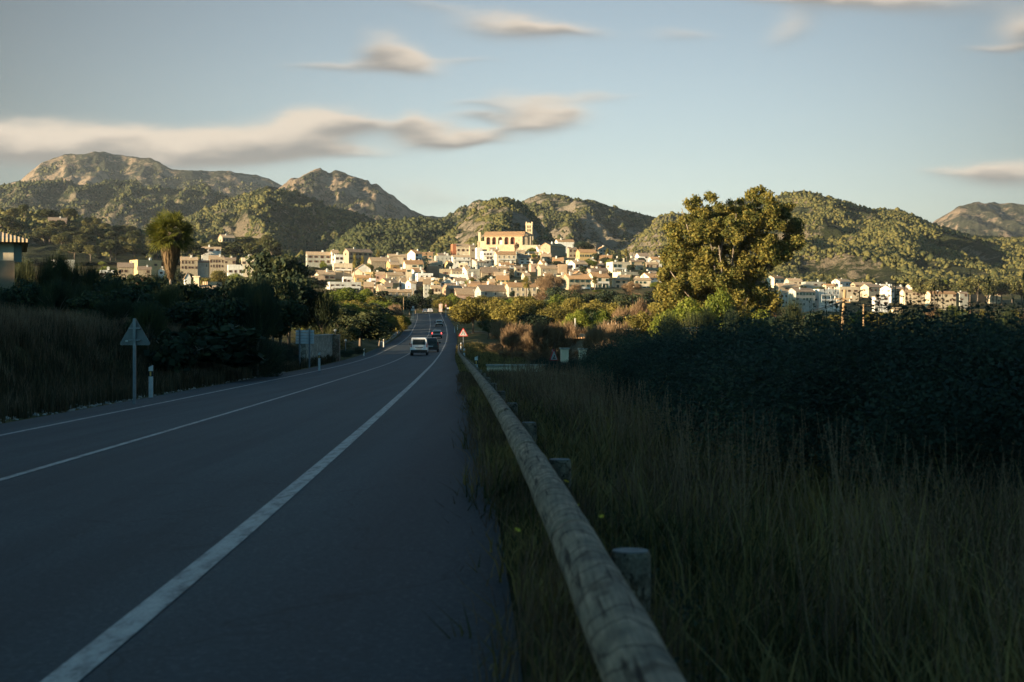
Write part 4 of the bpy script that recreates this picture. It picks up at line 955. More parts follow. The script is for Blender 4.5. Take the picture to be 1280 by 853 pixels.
# ------------------------------------------------------------------ vehicles
def wheel(parent, x, y, r=.32, w=.2):
    t = MB(); t.tube([(x - w / 2, y, r), (x + w / 2, y, r)], [r, r], 20); wl = t.build('wheel', M['rubber'], parent)
    q = MB(); q.tube([(x - w / 2 - .01, y, r), (x + w / 2 + .01, y, r)], [r * .62, r * .62], 14); q.build('rim', M['alu'], wl)
def car(label, px, D, W, secs, paintm, glass_z, tail, cat='car', name='parked', plate='sgwhite', brake='taillens', tailz=(.85, 1.25), nm='car', bump_dark=True, rails=False):
    """secs: (y, zbottom, zbelt, half width at belt, zroof, half width at roof) from the tail forward"""
    x = PX(px, D); dx = x - float(rX(D)); z = float(rZ(D)) + dx * float(rS(D)) + .01
    dX = float(rX(D + 4) - rX(D - 4)); rz = math.atan2(-dX, 8)
    root = thing(nm, label, cat, (x, D, z), rz)
    mb = MB(); n = len(secs); P_ = 10
    for (y, zb, zm, hw, zr, hr) in secs:
        k = .07
        mb.v += [(-hw * .93, y, zb), (-hw, y, zb + .22), (-hw, y, zm - k), (-hw * .975, y, zm), (-hr, y, max(zr - k, zm + .001)), (-hr * .86, y, zr + .0), (hr * .86, y, zr), (hr, y, max(zr - k, zm + .001)), (hw * .975, y, zm), (hw, y, zm - k), (hw, y, zb + .22), (hw * .93, y, zb)]
    m = 12
    for i in range(n - 1):
        for j in range(m): mb.f.append((i * m + j, i * m + (j + 1) % m, (i + 1) * m + (j + 1) % m, (i + 1) * m + j)); mb.m.append(0)
    mb.f.append(tuple(range(m))); mb.f.append(tuple(range((n - 1) * m, n * m))[::-1]); mb.m += [0, 0]
    mb.build('body', M[paintm], root, smooth=False)
    y0, zb0, zm0, hw0, zr0, hr0 = secs[0]; y1, zb1, zm1, hw1, zr1, hr1 = secs[1]
    # rear window follows the sloping tail between the first two roof sections
    g0, g1 = glass_z
    a = [(-hr0 * .88, -.012, g0), (hr0 * .88, -.012, g0), (hr0 * .80, -.012, g1), (-hr0 * .80, -.012, g1)]
    ya = lambda z_: 0
    mb = MB(); mb.add([(p[0], p[1] - .015, p[2]) for p in a] + [(p[0], p[1] + .01, p[2]) for p in a], [(0, 1, 2, 3), (7, 6, 5, 4), (0, 4, 5, 1), (1, 5, 6, 2), (2, 6, 7, 3), (3, 7, 4, 0)]); mb.build('rear_window', M['glass'], root)
    for sg in (-1, 1):
        mb = MB(); mb.box(sg * hw0 * .97 - .10 * (sg > 0), sg * hw0 * .97 + .10 * (sg < 0), -.035, .05, *tailz); mb.build('tail_light', M[brake], root)
        # side windows
        ysec = secs[1:-1]; ys = [q for q in ysec if q[4] > q[2] + .3]
        if len(ys) >= 2:
            A, B_ = ys[0], ys[-1]; mb = MB()
            mb.add([(sg * (A[3] * .985 + .004), A[0] + .1, A[2] + .04), (sg * (B_[3] * .985 + .004), B_[0] - .05, B_[2] + .04), (sg * (B_[5] + .012), B_[0] - .15, B_[4] - .12), (sg * (A[5] + .012), A[0] + .15, A[4] - .12)], [(0, 1, 2, 3)]); mb.build('side_window', M['glass'], root)
        mb = MB(); ym = secs[-3][0] - .1; mb.box(min(sg * (W / 2 - .02), sg * (W / 2 + .2)), max(sg * (W / 2 - .02), sg * (W / 2 + .2)), ym, ym + .12, zm0 + .02, zm0 + .2); mb.build('mirror', M['black'], root)
        for yw in (.75, secs[-1][0] - .85): wheel(root, sg * (W / 2 - .12), yw)
    mb = MB(); mb.box(-hw0 * .96, hw0 * .96, -.09, .05, zb0 - .02, zb0 + .28); mb.build('bumper', M['black'] if bump_dark else M[paintm], root)
    MB().box(-.27, .27, -.10 if not tail else -.04, -.02, *( (zb0 + .32, zb0 + .44))).build('licence_plate', M[plate], root)
    MB().box(-.4, .4, -.03, .0, zb0 + .5, zb0 + .56).build('tail_trim', M['black'] if paintm == 'car_white' else M['alu'], root)
    if rails:
        for sg in (-1, 1): MB().box(sg * hr1 * .85 - .02, sg * hr1 * .85 + .02, .4, 2.2, zr1 + .003, zr1 + .06).build('roof_rail', M['alu'], root)
    return root
M['car_white'] = carpaint('white_car_paint', (.72, .73, .74)); M['car_dark'] = carpaint('dark_green_car_paint', (.018, .026, .024)); M['car_silver'] = carpaint('silver_car_paint', (.38, .36, .32)); M['car_grey'] = carpaint('light_grey_car_paint', (.42, .44, .45)); M['car_blue'] = carpaint('blue_grey_car_paint', (.10, .14, .20))
car('white boxy van with large dark rear window driving in the right lane', 523.7, 145, 1.82,
    [(0, .30, 1.06, .88, 1.76, .74), (.25, .28, 1.06, .91, 1.84, .76), (1.8, .26, 1.04, .91, 1.86, .77), (2.7, .26, 1.02, .91, 1.82, .75), (3.3, .28, 1.0, .90, 1.28, .74), (4.0, .30, .92, .86, .95, .80), (4.35, .34, .70, .78, .72, .70)], 'car_white', (1.10, 1.66), True, 'van', nm='van', tailz=(.85, 1.22))
car('dark green estate car half hidden behind the white van', 538.3, 160, 1.80,
    [(0, .30, .98, .88, 1.35, .72), (.3, .28, .98, .90, 1.60, .70), (1.6, .26, .97, .90, 1.66, .71), (2.6, .26, .95, .90, 1.60, .69), (3.3, .28, .93, .89, 1.0, .75), (4.3, .34, .72, .80, .74, .72)], 'car_dark', (1.02, 1.33), True, nm='car', rails=True, plate='sgwhite', tailz=(.8, 1.15))
car('silver hatchback with its brake lights lit', 546, 240, 1.74,
    [(0, .30, .90, .85, 1.22, .68), (.3, .28, .90, .87, 1.42, .66), (1.5, .26, .90, .87, 1.48, .67), (2.3, .26, .90, .87, 1.42, .66), (3.0, .28, .88, .86, .95, .74), (3.9, .34, .70, .78, .72, .70)], 'car_silver', (.93, 1.2), True, brake='brake', plate='sgwhite', tailz=(.75, 1.02))
car('small light grey hatchback, farthest car before the crest', 549, 312, 1.70,
    [(0, .30, .90, .83, 1.25, .66), (.3, .28, .90, .85, 1.45, .65), (1.5, .26, .90, .85, 1.5, .66), (2.2, .26, .90, .85, 1.44, .65), (2.9, .28, .88, .84, .95, .72), (3.7, .34, .70, .76, .72, .68)], 'car_grey', (.93, 1.22), True, tailz=(.75, 1.0))
for lb, px_, pm in (('blue-grey car at the crest of the road, left of the pair', 531.5, 'car_blue'), ('white car at the crest of the road, right of the pair', 537.7, 'car_white')):
    c_ = car(lb, px_, 456, 1.75, [(0, .30, .90, .85, 1.22, .68), (.3, .28, .90, .87, 1.42, .66), (1.5, .26, .90, .87, 1.48, .67), (2.3, .26, .90, .87, 1.42, .66), (3.0, .28, .88, .86, .95, .74), (3.9, .34, .70, .78, .72, .70)], pm, (.93, 1.2), True, tailz=(.75, 1.0))

# ------------------------------------------------------------------ signs and posts
def tri(c, s, y0, y1, flip=0, round_=.06):
    """rounded triangle centred at c (x,z) with side s"""
    pts = []; h = s * .866
    cor = [(-s / 2, -h / 3), (s / 2, -h / 3), (0, 2 * h / 3)]; ang = [(210), (330), (90)]
    for (a, b), g0 in zip(cor, ang):
        l = math.hypot(a, b); k = (l - 2 * round_ * s) / l
        for q in (-50, -25, 0, 25, 50):
            g_ = rad(g0 + q); pts.append((c[0] + a * k + math.cos(g_) * round_ * s, c[1] + b * k + math.sin(g_) * round_ * s))
    return pts
def tri_back():
    D = 41; x = PX(168.5, D); z0 = gzf(x, D); r = thing('road_sign', 'back of a grey triangular road sign on a steel post on the left bank', 'sign', (x, D, z0), .04)
    zt = ZP(397, D) - z0; s = 40 / F * D; cz = zt - s * .866 * 2 / 3
    MB().prism(tri((0, cz), s, 0, 0), 0, .03, 'y').build('sign_plate', M['alu'], r)
    mb = MB(); mb.prism(tri((0, cz), s * 1.02, 0, 0), .031, .036, 'y'); mb.build('sign_face', M['sgwhite'], r)
    MB().box(-.04, .04, -.085, -.003, -.8, zt - .03).build('post', M['metal'], r)
    for q in (-.12, .22): MB().box(-.16, .16, -.1, -.001, cz + q - .02, cz + q + .02).build('clamp', M['metal'], r)
    MB().prism([(-.27, cz - .17), (-.2, cz - .17), (-.2, cz - .12), (-.27, cz - .12)], -.004, -.001, 'y').build('sticker', M['sgwhite'], r)
tri_back()
def rect_back():
    D = 100; x = PX(381, D); z0 = gzf(x, D); r = thing('direction_sign', 'back of a pale ribbed rectangular sign on two posts before the field wall', 'sign', (x, D, z0), .03)
    zt = ZP(412.5, D) - z0; zb = ZP(430, D) - z0; w = 11.4 / F * D
    for i in range(5):
        a = zb + (zt - zb) * i / 5; b = zb + (zt - zb) * (i + 1) / 5 - .02
        MB().box(-w, w, 0, .05, a, b).box(-w, w, -.02, -.001, a + .02, a + .05).build('sign_panel', M['alu2'], r)
    for px_ in (-.55, .52): MB().box(px_ * w - .05, px_ * w + .05, -.13, -.022, -.7, zt + .1).build('post', M['metal'], r)
M['alu2'] = simple('pale_aluminium', (.55, .56, .56), (.68, .68, .67), 3, .5, .03)
rect_back()
def delineator(px, yt, yb, D, label, flip=0):
    x = PX(px, D); z0 = gzf(x, D); h = ZP(yt, D) - z0
    r = thing('marker_post', label, 'marker post', (x, D, z0), flip, 'white roadside marker posts')
    w = .07
    prof = [(-w, -.02), (0, -.05), (w, -.02), (w, .03), (-w, .03)]
    def seg(z0_, z1_, m, nm, sc=1.0, slant=0):
        mb = MB(); vs = [(a * sc, b * sc, z0_) for a, b in prof] + [(a * sc, b * sc, z1_ + slant * a) for a, b in prof]; n = 5
        mb.add(vs, [(4, 3, 2, 1, 0), (5, 6, 7, 8, 9)] + [(i, (i + 1) % 5, (i + 1) % 5 + 5, i + 5) for i in range(5)]); mb.build(nm, M[m], r)
    seg(-.4, h - .34, 'post_w', 'post'); seg(h - .339, h - .16, 'black', 'black_band', 1.01); seg(h - .159, h, 'post_w', 'post_top', 1.0, .5)
    MB().box(-.025, .025, -.062, -.045, h - .32, h - .18).build('reflector', M['amber'], r)
delineator(188.5, 458, 493, 47, 'white marker post with black band beside the triangular sign')
delineator(399, 441, 457, 88, 'white marker post in front of the field wall')
delineator(455, 436, 443, 150, 'small white marker post in the bushes past the field wall')
delineator(479.5, 424, 434, 190, 'far marker post at the left road edge under the hedge')
delineator(595.3, 446, 471, 62, 'nearest marker post behind the wooden guardrail')
delineator(580.2, 436, 446, 112, 'second marker post behind the guardrail')
delineator(576.2, 428.6, 437, 152, 'third marker post behind the guardrail, by the warning sign')
delineator(571.8, 406.5, 414, 290, 'far marker post at the right road edge, left of a pair')
delineator(568.3, 408.5, 414, 275, 'far marker post at the right road edge, right of a pair')
def warning(px, ytop, wpx, D, rz, label, name='warning_sign', sym='narrow', postm='metal'):
    x = PX(px, D); z0 = gzf(x, D); s = wpx / F * D; zt = ZP(ytop, D) - z0; cz = zt - s * .866 * 2 / 3
    r = thing(name, label, 'sign', (x, D, z0), rz)
    MB().prism(tri((0, cz), s, 0, 0), 0, .03, 'y').build('sign_plate', M['red'], r)
    MB().prism(tri((0, cz), s * .74, 0, 0, round_=.03), -.006, -.001, 'y').build('sign_face', M['sgwhite'], r)
    mb = MB(); h = s * .5; b = cz - s * .15
    if sym == 'narrow':
        for g_ in (-1, 1):
            mb.prism([(g_ * s * .15, b), (g_ * s * .22, b), (g_ * s * .10, b + h * .35), (g_ * s * .10, b + h * .72), (g_ * s * .045, b + h * .72), (g_ * s * .045, b + h * .33)][::g_], -.012, -.007, 'y')
    else:
        mb.prism([(-s * .16, b), (s * .16, b), (s * .16, b + h * .12), (s * .02, b + h * .12), (s * .1, b + h * .5), (0, b + h * .5), (-s * .05, b + h * .2), (-s * .16, b + h * .12)], -.012, -.007, 'y')
    mb.build('symbol', M['black'], r)
    MB().box(-.04, .04, .031, .11, -.7, zt - s * .1).build('post', M[postm], r)
warning(579, 409.7, 12.6, 148, .02, 'red bordered triangular warning sign with black road narrowing lines')
warning(692.5, 435.6, 18, 80, .85, 'red and white triangular sign turned away in the scrub by the gate pillars', sym='other')
def small_sign(px, yt, yb, D, label, parts, name='road_sign'):
    x = PX(px, D); z0 = gzf(x, D); r = thing(name, label, 'sign', (x, D, z0), 0)
    zz = lambda y: ZP(y, D) - z0; u = D / F
    MB().box(-.05, .05, .03, .12, -.5, zz(yt) - .05).build('post', M['post_w'] if 'white' in label else M['metal'], r)
    for nm, shp, a, b, c, d, m, yo in parts:
        mb = MB()
        if shp == 'box': mb.box(a * u, b * u, -.03 - yo, .02 - yo, zz(d), zz(c))
        elif shp == 'disc':
            R = b * u; cx, cz = a * u, zz(c); mb.prism([(cx + R * math.cos(q * math.pi / 8), cz + R * math.sin(q * math.pi / 8)) for q in range(16)], -.03 - yo, .02 - yo, 'y')
        elif shp == 'tri': mb.prism(tri((a * u, zz(c)), b * u, 0, 0), -.03 - yo, .02 - yo, 'y')
        mb.build(nm, M[m], r)
small_sign(516.3, 382.5, 396, 395, 'white round and rectangular sign on a white post left of the road crest', [('sign_plate', 'disc', 0, 1.5, 384, 0, 'sgwhite', 0), ('sign_panel', 'box', -2.6, 2.6, 386, 388.4, 'sgwhite', 0)])
small_sign(563.6, 383.8, 398, 370, 'bright yellow sign with a pale arrow panel right of the road crest', [('sign_plate', 'box', -1.9, 1.8, 384, 387.3, 'sgyellow', 0), ('symbol', 'box', -.9, .9, 385, 386.2, 'shut_g', .054), ('arrow_panel', 'box', -5, -2, 384.6, 386.4, 'sgwhite', 0)])
small_sign(557.4, 379.8, 392, 400, 'small red and white triangular sign right of the road crest', [('sign_plate', 'tri', 0, 3.4, 382, 0, 'red', 0), ('sign_face', 'tri', 0, 2.0, 382, 0, 'sgwhite', .054)])
# pale information boards by the road end, and round lamp heads behind the field wall
small_sign(551, 377.5, 391, 425, 'leaning pair of pale posters on a board right of the road end', [('board', 'box', -2.4, 2, 380, 390, 'pink', 0), ('poster', 'box', -1.6, .2, 381.5, 385.5, 'sgwhite', .054), ('poster', 'box', -.6, 1.5, 386, 389, 'sgwhite', .054)], name='notice_board')
for px_, py_, D_, lb in ((419, 413.3, 140, 'round white lamp globe above the field wall end'), (432, 425.8, 145, 'round white lamp globe low among the bushes past the wall')):
    x = PX(px_, D_); z0 = gzf(x, D_); r = thing('garden_lamp', lb, 'lamp', (x, D_, z0)); zz = ZP(py_, D_) - z0
    me = npmesh('globe', IV * .14 + np.array([0, 0, zz]), IF, M['sgwhite'], smooth=True); link('globe', me, r)
    MB().tube([(0, 0, -.3), (0, 0, zz - .1)], .035, 6).build('post', M['metal'], r)
# low concrete parapet at the left road edge
def parapet():
    mb = MB(); pts = [(PX(a, D), D, ZP(b, D)) for a, b, D in ((493, 431, 205), (500, 424.5, 235), (507.5, 416.5, 262), (511.5, 411, 290))]
    r = thing('parapet', 'low concrete kerb wall along the left road edge before the hedge', 'wall', (0, 0, 0))
    ys = np.arange(205, 292, 6.); vs = []
    for Y in ys:
        x = float(rX(Y)) - 6.0; z = float(rZ(Y)) - 5.3 * .02
        vs += [(x - .2, Y, z - .6), (x + .2, Y, z - .6), (x + .2, Y, z + .45), (x - .2, Y, z + .45)]
    n = len(ys); fs = []
    for i in range(n - 1):
        for j in range(4): fs.append((i * 4 + j, i * 4 + (j + 1) % 4, (i + 1) * 4 + (j + 1) % 4, (i + 1) * 4 + j))
    fs += [(0, 1, 2, 3), tuple(range((n - 1) * 4, n * 4))[::-1]]; mb.add(vs, fs); mb.build('masonry', M['concrete'], r)
parapet()
def culvert():
    D = 52; a = Vector((PX(316, 56) , 56, 0)); r = thing('culvert_slab', 'pale concrete slab at the left road edge', 'slab', (a.x, a.y, gzf(a.x, a.y)), rad(85))
    MB().box(0, 6, -.3, .3, -.3, .16).build('slab', M['concrete'], r)
culvert()
# ------------------------------------------------------------------ wooden guardrail
def guardrail():
    r = thing('wooden_guardrail', 'weathered round log guardrail on short wooden posts along the right verge', 'guardrail', (0, 0, 0))
    def ctr(Y):
        return Vector((float(rX(Y)) + 5.45, Y, float(np.interp(Y, [0, 4, 11, 21, 45, 60, 96, 130, 152, 190], [-.87, -.87, -.87, -.87, -.88, -.90, -1.0, -1.0, -.87, -.25]))))
    posts = [-4.0, 1.1, 6.15] + [10.9 + 4.95 * i for i in range(34)]
    R = random.Random(4)
    prev = -6.5
    for i, yp in enumerate(posts):
        c = ctr(yp)
        if i:
            a, b = posts[i - 1] + .01, yp - .01; n = max(6, int((b - a) / (.12 if yp < 20 else .6))); seg = 28 if yp < 25 else 10
            mb = MB(); vs = []; fs = []
            ph = R.uniform(0, 9)
            for q in range(n + 1):
                Y = a + (b - a) * q / n; p = ctr(Y); rr = .098 * (1 + .02 * math.sin(Y * 3 + ph))
                for k in range(seg):
                    an = 2 * math.pi * k / seg
                    bump_ = 1 + .035 * float(gn(np.array([an * 1.2 + ph]), np.array([Y * 2.2]), 5)[0]) + .02 * float(gn(np.array([an * 4]), np.array([Y * 9]), 6)[0])
                    vs.append((p.x + math.cos(an) * rr * bump_, p.y, p.z + math.sin(an) * rr * bump_))
            for q in range(n):
                for k in range(seg): fs.append((q * seg + k, q * seg + (k + 1) % seg, (q + 1) * seg + (k + 1) % seg, (q + 1) * seg + k))
            fs += [tuple(range(seg))[::-1], tuple(n * seg + k for k in range(seg))]
            mb.add(vs, fs); mb.build('log', M['log'], r, smooth=True)
        g0 = gzf(c.x + .22, yp); zt = c.z - .04
        mb = MB(); mb.tube([(c.x + .24, yp, g0 - .4), (c.x + .24, yp, zt - .02), (c.x + .24, yp, zt)], [.092, .088, .082], 18); po = mb.build('post', M['log'], r)
        if yp < 40:
            mb = MB(); mb.tube([(c.x + .24, yp, zt + .001), (c.x + .24, yp, zt + .006)], [.078, .078], 18); mb.build('post_top', M['endgrain'], po)
M['endgrain'] = simple('sawn_end_grain', (.15, .135, .12), (.25, .225, .20), 14, .9, .2)
guardrail()
# ------------------------------------------------------------------ poles and wires
def pole(px, yt, D, label, arms=(), rr=.13, lean=0, mat='polewood', name='utility_pole'):
    x = PX(px, D); z0 = gzf(x, D); h = ZP(yt, D) - z0; r = thing(name, label, 'pole', (x, D, z0))
    mb = MB(); mb.tube([(lean * -.3, 0, -.8), (0, 0, h * .5), (lean, 0, h)], [rr * 1.25, rr, rr * .8], 9); mb.build('shaft', M[mat], r)
    for z_, l in arms:
        mb = MB(); mb.box(-l * .5, l * .5, -.2, -.12, z_ - z0 - .05, z_ - z0 + .05); am = mb.build('crossarm', M[mat], r)
        for q in (-.46, .46): MB().tube([(l * q, -.16, z_ - z0 + .052), (l * q, -.16, z_ - z0 + .25)], [.06, .05], 6).build('insulator', M['frame_w'], am)
    return r
pole(1053.5, 362.5, 120, 'leaning brown wooden utility pole with two crossarms at the right', [(ZP(374, 120), 1.5), (ZP(378, 120), 1.2)], rr=.17, lean=.18)
pole(1079.5, 380, 175, 'short wooden pole right of the leaning utility pole', rr=.12)
pole(764.8, 401, 135, 'thin wooden pole with slack wires by the farm shed', [(ZP(407, 135), .8)], rr=.08)
pole(719, 398, 150, 'pale short post in the scrub left of the farm shed', rr=.09, mat='frame_w', name='post')
for a, b, c, lb in ((504.5, 372, 420, 'thin wooden pole below the long low tiled house'), (453, 383, 340, 'short pale pole among the bare shrubs left of the road'), (501, 390, 330, 'leftmost thin pole above the roadside hedge'), (508.5, 394, 320, 'thin pole beside the hedge near the road crest'), (551.5, 373, 440, 'thin pole at the right of the road end'), (587.5, 344, 700, 'tall slim pole in the village above the first orchard tree'), (517, 360, 560, 'slim pole in front of the round stone tower')):
    pole(a, b, c, lb, rr=.11 if c < 500 else .14)
def cable(pts, label, r=.02, mat='wire', sag=.4):
    P0 = [Vector(p) for p in pts]; out = []
    for a, b in zip(P0[:-1], P0[1:]):
        for q in range(10): t = q / 10; p = a.lerp(b, t); p.z -= sag * 4 * t * (1 - t); out.append(p)
    out.append(P0[-1]); o = thing('overhead_cable', label, 'cable', tuple(out[0]))
    o2 = MB(); o2.tube([p - out[0] for p in out], r, 5); o2.build('strand', M[mat], o)
q3 = lambda px, py, D: (PX(px, D), D, ZP(py, D))
cable([q3(1052, 377.5, 119.8), q3(934, 401, 95), q3(820, 409, 80)], 'thick pale cable bundle sagging left from the leaning pole', .045, 'wire_pale', .25)
cable([q3(1052, 378.5, 119.7), q3(940, 402.5, 95), q3(830, 411, 80)], 'second pale cable just under the thick bundle', .03, 'wire_pale', .3)
cable([q3(1054, 378, 120.2), q3(1300, 382.5, 150)], 'upper dark cable running right from the leaning pole', .035)
cable([q3(1054, 380.5, 120.2), q3(1300, 386, 150)], 'middle dark cable running right from the leaning pole', .03)
cable([q3(1054, 392, 120.2), q3(1300, 391, 150)], 'lower dark cable running right from the leaning pole', .03)
cable([q3(765, 407, 135), q3(742, 411, 128)], 'slack wire from the thin pole to the farm shed', .02, 'wire_pale', .1)
cable([q3(765, 406.5, 135), q3(800, 411, 120)], 'slack wire from the thin pole into the scrub at its right', .02, 'wire_pale', .2)

# ------------------------------------------------------------------ hero trees
def eucalyptus():
    D = 210; u = D / F; cx = PX(905, D); z0 = gzf(cx, D); rng = np.random.default_rng(77)
    poly = [(822, 402), (818, 365), (821, 330), (832, 302), (826, 286), (843, 270), (846, 247), (853, 244), (860, 252), (868, 242), (878, 243), (888, 239), (893, 252), (899, 245), (906, 250), (914, 245), (926, 247), (930, 236), (942, 229), (955, 234), (959, 247), (972, 253), (986, 252), (990, 264), (984, 272), (998, 276), (1005, 293), (1001, 318), (992, 334), (972, 333), (966, 345), (972, 372), (968, 400), (900, 408)]
    def inside(x, y):
        c = False; j = len(poly) - 1
        for i in range(len(poly)):
            xi, yi = poly[i]; xj, yj = poly[j]
            if (yi > y) != (yj > y) and x < (xj - xi) * (y - yi) / (yj - yi) + xi: c = not c
            j = i
        return c
    cl = []
    hole = lambda a, b: (abs(a - 866) < 5 and abs(b - 268) < 10) or (abs(a - 962) < 9 and abs(b - 345) < 9) or (abs(a - 843) < 5 and abs(b - 292) < 4)
    while len(cl) < 430:
        a, b = rng.uniform(815, 1008), rng.uniform(228, 408); r_ = rng.uniform(5, 11) if b > 262 else rng.uniform(4, 7)
        if not all(inside(a + q[0] * r_ * .75, b + q[1] * r_ * .75) for q in ((1, 0), (-1, 0), (0, 1), (0, -1))) or hole(a, b): continue
        dp = 9.5 * math.sqrt(max(.05, 1 - ((a - 908) / 98) ** 2)) * math.sqrt(max(.1, 1 - (max(0, 330 - b) / 115) ** 2))
        cl.append(((a - 905) * u, rng.uniform(-1, 1) * dp, ZP(b, D) - z0, r_ * u * 1.05, r_ * u * 1.2, r_ * u))
    V, Fc = leafcloud(cl, 135000, .30, rng, shell=.8)
    r = thing('eucalyptus_tree', 'very large lone eucalyptus with a golden, ragged, many-lobed crown', 'tree', (cx, D, z0))
    link('crown', npmesh('crown', V, Fc, M['lf_euca']), r)
    mb = MB(); mb.tube([(0, 0, -1), (.3, 0, 3), (-.6, -1, 8), (-1.2, -2, 13), (-.3, -1, 17)], [.8, .62, .5, .36, .15], 9)
    for (a, b, y_) in ((850, 262, -2), (880, 300, -6), (942, 245, 0), (985, 290, 1), (835, 340, -3), (970, 310, -3), (888, 312, -8.5), (915, 270, -4)):
        e = Vector(((a - 905) * u, y_, ZP(b, D) - z0)); mb.tube([(0, 0, 3.5), (e.x * .35, e.y * .5, e.z * .45), (e.x * .8, e.y, e.z * .8), tuple(e)], [.32, .2, .12, .05], 7)
    mb.build('trunk', M['midbark'], r, smooth=True)
eucalyptus()
def fan_palm():
    D = 150; u = D / F; cx = PX(213.5, D); z0 = gzf(cx, D); rng = np.random.default_rng(3)
    r = thing('fan_palm', 'tall fan palm with a shaggy skirt of dead fronds above the left hedge', 'palm', (cx, D, z0))
    zc = ZP(291, D) - z0; R = 31 * u; V = []; Fc = []
    def quad(a, b, c, d): o = len(V); V.extend([a, b, c, d]); Fc.append([o, o + 1, o + 2, o + 3])
    for i in range(120):
        az = rng.uniform(0, 2 * math.pi); el = math.asin(rng.uniform(-.75, 1)); d = np.array([math.cos(az) * math.cos(el), math.sin(az) * math.cos(el), math.sin(el)])
        s = np.array([-math.sin(az), math.cos(az), 0]); up = np.cross(s, d) * -1; ph = rng.uniform(-1.3, 1.3); s, up = s * math.cos(ph) + up * math.sin(ph), up * math.cos(ph) - s * math.sin(ph)
        L = R * rng.uniform(.25, .68); p0 = np.array([0, 0, zc]) + d * .15; p1 = p0 + d * L
        quad(p0 - s * .025, p0 + s * .025, p1 + s * .02, p1 - s * .02)
        for k in range(11):
            a = (k / 10 - .5) * 2.5; l = R * .5 * (1 - .25 * abs(a)) * rng.uniform(.85, 1.1); dd = d * math.cos(a) + s * math.sin(a); m = p1 + dd * l * .6
            t = p1 + dd * l + np.array([0, 0, -.12 * l * rng.uniform(0, 1.6)]); w = np.cross(dd, up); w = w / np.linalg.norm(w) * .055
            quad(p1 - w * .3, p1 + w * .3, m + w, m - w); quad(m - w, m + w, t + w * .15, t - w * .15)
    link('crown', npmesh('crown', np.array(V), np.array(Fc), M['lf_palm']), r)
    V = []; Fc = []
    for i in range(3400):
        t = rng.random() ** .8; zz = ZP(291 + 49 * t, D) - z0; rr = (1.4 - 1.0 * t ** 1.4) * rng.uniform(.55, 1.05) * .95; az = rng.uniform(0, 2 * math.pi)
        p = np.array([math.cos(az) * rr, math.sin(az) * rr, zz]); s = np.array([-math.sin(az), math.cos(az), 0]) * rng.uniform(.02, .05); l = rng.uniform(.35, 1.0)
        q = p + np.array([-math.cos(az) * .18 * l, -math.sin(az) * .18 * l, -l]) + rng.normal(size=3) * .06
        quad(p - s * .5, p + s * .5, q + s, q - s)
    link('dead_frond_skirt', npmesh('dead_frond_skirt', np.array(V), np.array(Fc), M['skirt']), r)
    mb = MB(); mb.tube([(0, 0, -1), (0, 0, zc * .4), (0, 0, ZP(345, D) - z0), (0, 0, ZP(320, D) - z0), (0, 0, zc)], [.24, .16, .16, .3, .3], 10); mb.build('trunk', M['midbark'], r, smooth=True)
M['lf_palm'] = leafmat('palm_leaves', [(.05, .06, .012), (.13, .13, .02), (.24, .21, .035)], .3)
M['skirt'] = leafmat('dead_fronds', [(.045, .03, .015), (.10, .066, .033), (.20, .13, .065)], .2)
fan_palm()

# ------------------------------------------------------------------ planting
R = random.Random(21)
def hz(Vh, px, D):
    x = PX(px, D); d = (Vh[..., 0] - x) ** 2 + (Vh[..., 1] - D) ** 2; i = np.unravel_index(np.argmin(d), d.shape); return tuple(float(v) for v in Vh[i])
def series(items, fmt, group=None, cat='tree', name=None):
    """items: (kind, px, ytop, D, wpx); labels count them from the left"""
    items = sorted(items, key=lambda t: t[1])
    for i, t in enumerate(items): plant(t[0], t[1], t[2], t[3], t[4], fmt % nth(i + 1), cat, name, group)
# orchard right of the road
L_ = [('orchard0', 591, 375, 262, 56), ('orchard1', 642, 379, 250, 56), ('orchard2', 617, 370, 310, 50), ('orchard0', 585, 369, 345, 32), ('orchard1', 668, 374, 320, 50), ('orchard2', 695, 377, 300, 44), ('orchard0', 741, 373, 330, 44), ('orchard1', 718, 371, 350, 40), ('orchard2', 768, 377, 300, 44), ('orchard0', 795, 380, 290, 42), ('orchard1', 655, 369, 380, 40), ('orchard2', 553, 370, 430, 24), ('orchard0', 600, 368, 390, 40), ('orchard1', 820, 377, 300, 40)]
series(L_, 'round golden-lit orchard tree, %s from left of those right of the road', 'orchard trees right of the road', name='orchard_tree')
L_ = [('green0', 722, 385, 225, 42), ('green1', 700, 367, 400, 34), ('green2', 567, 366, 440, 22), ('green0', 756, 384, 240, 34), ('green1', 640, 371, 420, 30)]
series(L_, 'fresh green leafy tree, %s from left in the orchard', 'green trees in the orchard', name='leafy_tree')
L_ = [('dark0', 690, 358, 440, 44), ('dark1', 672, 390, 235, 50), ('dark2', 712, 361, 430, 40), ('dark0', 762, 362, 430, 44), ('dark1', 790, 366, 400, 44), ('dark2', 745, 388, 260, 40), ('dark0', 813, 370, 380, 44), ('dark1', 735, 366, 440, 30), ('dark2', 778, 392, 230, 46), ('dark0', 628, 372, 440, 22), ('dark1', 610, 398, 235, 30), ('dark2', 650, 400, 220, 34)]
series(L_, 'dark green tree, %s from left behind and between the orchard trees', 'dark trees among the orchard', name='dark_tree')
L_ = [('bare%d' % (i % 2), 628 + i * 16.5, 402 + R.uniform(-3, 8), R.uniform(120, 175), R.uniform(34, 50)) for i in range(10)] + [('bare0', 640, 414, 125, 40), ('bare1', 668, 414, 130, 44), ('bare0', 690, 413, 128, 40)]
series(L_, 'reddish brown leafless shrub, %s from left in the thicket right of the road', 'bare shrubs right of the road', 'shrub', 'bare_shrub')
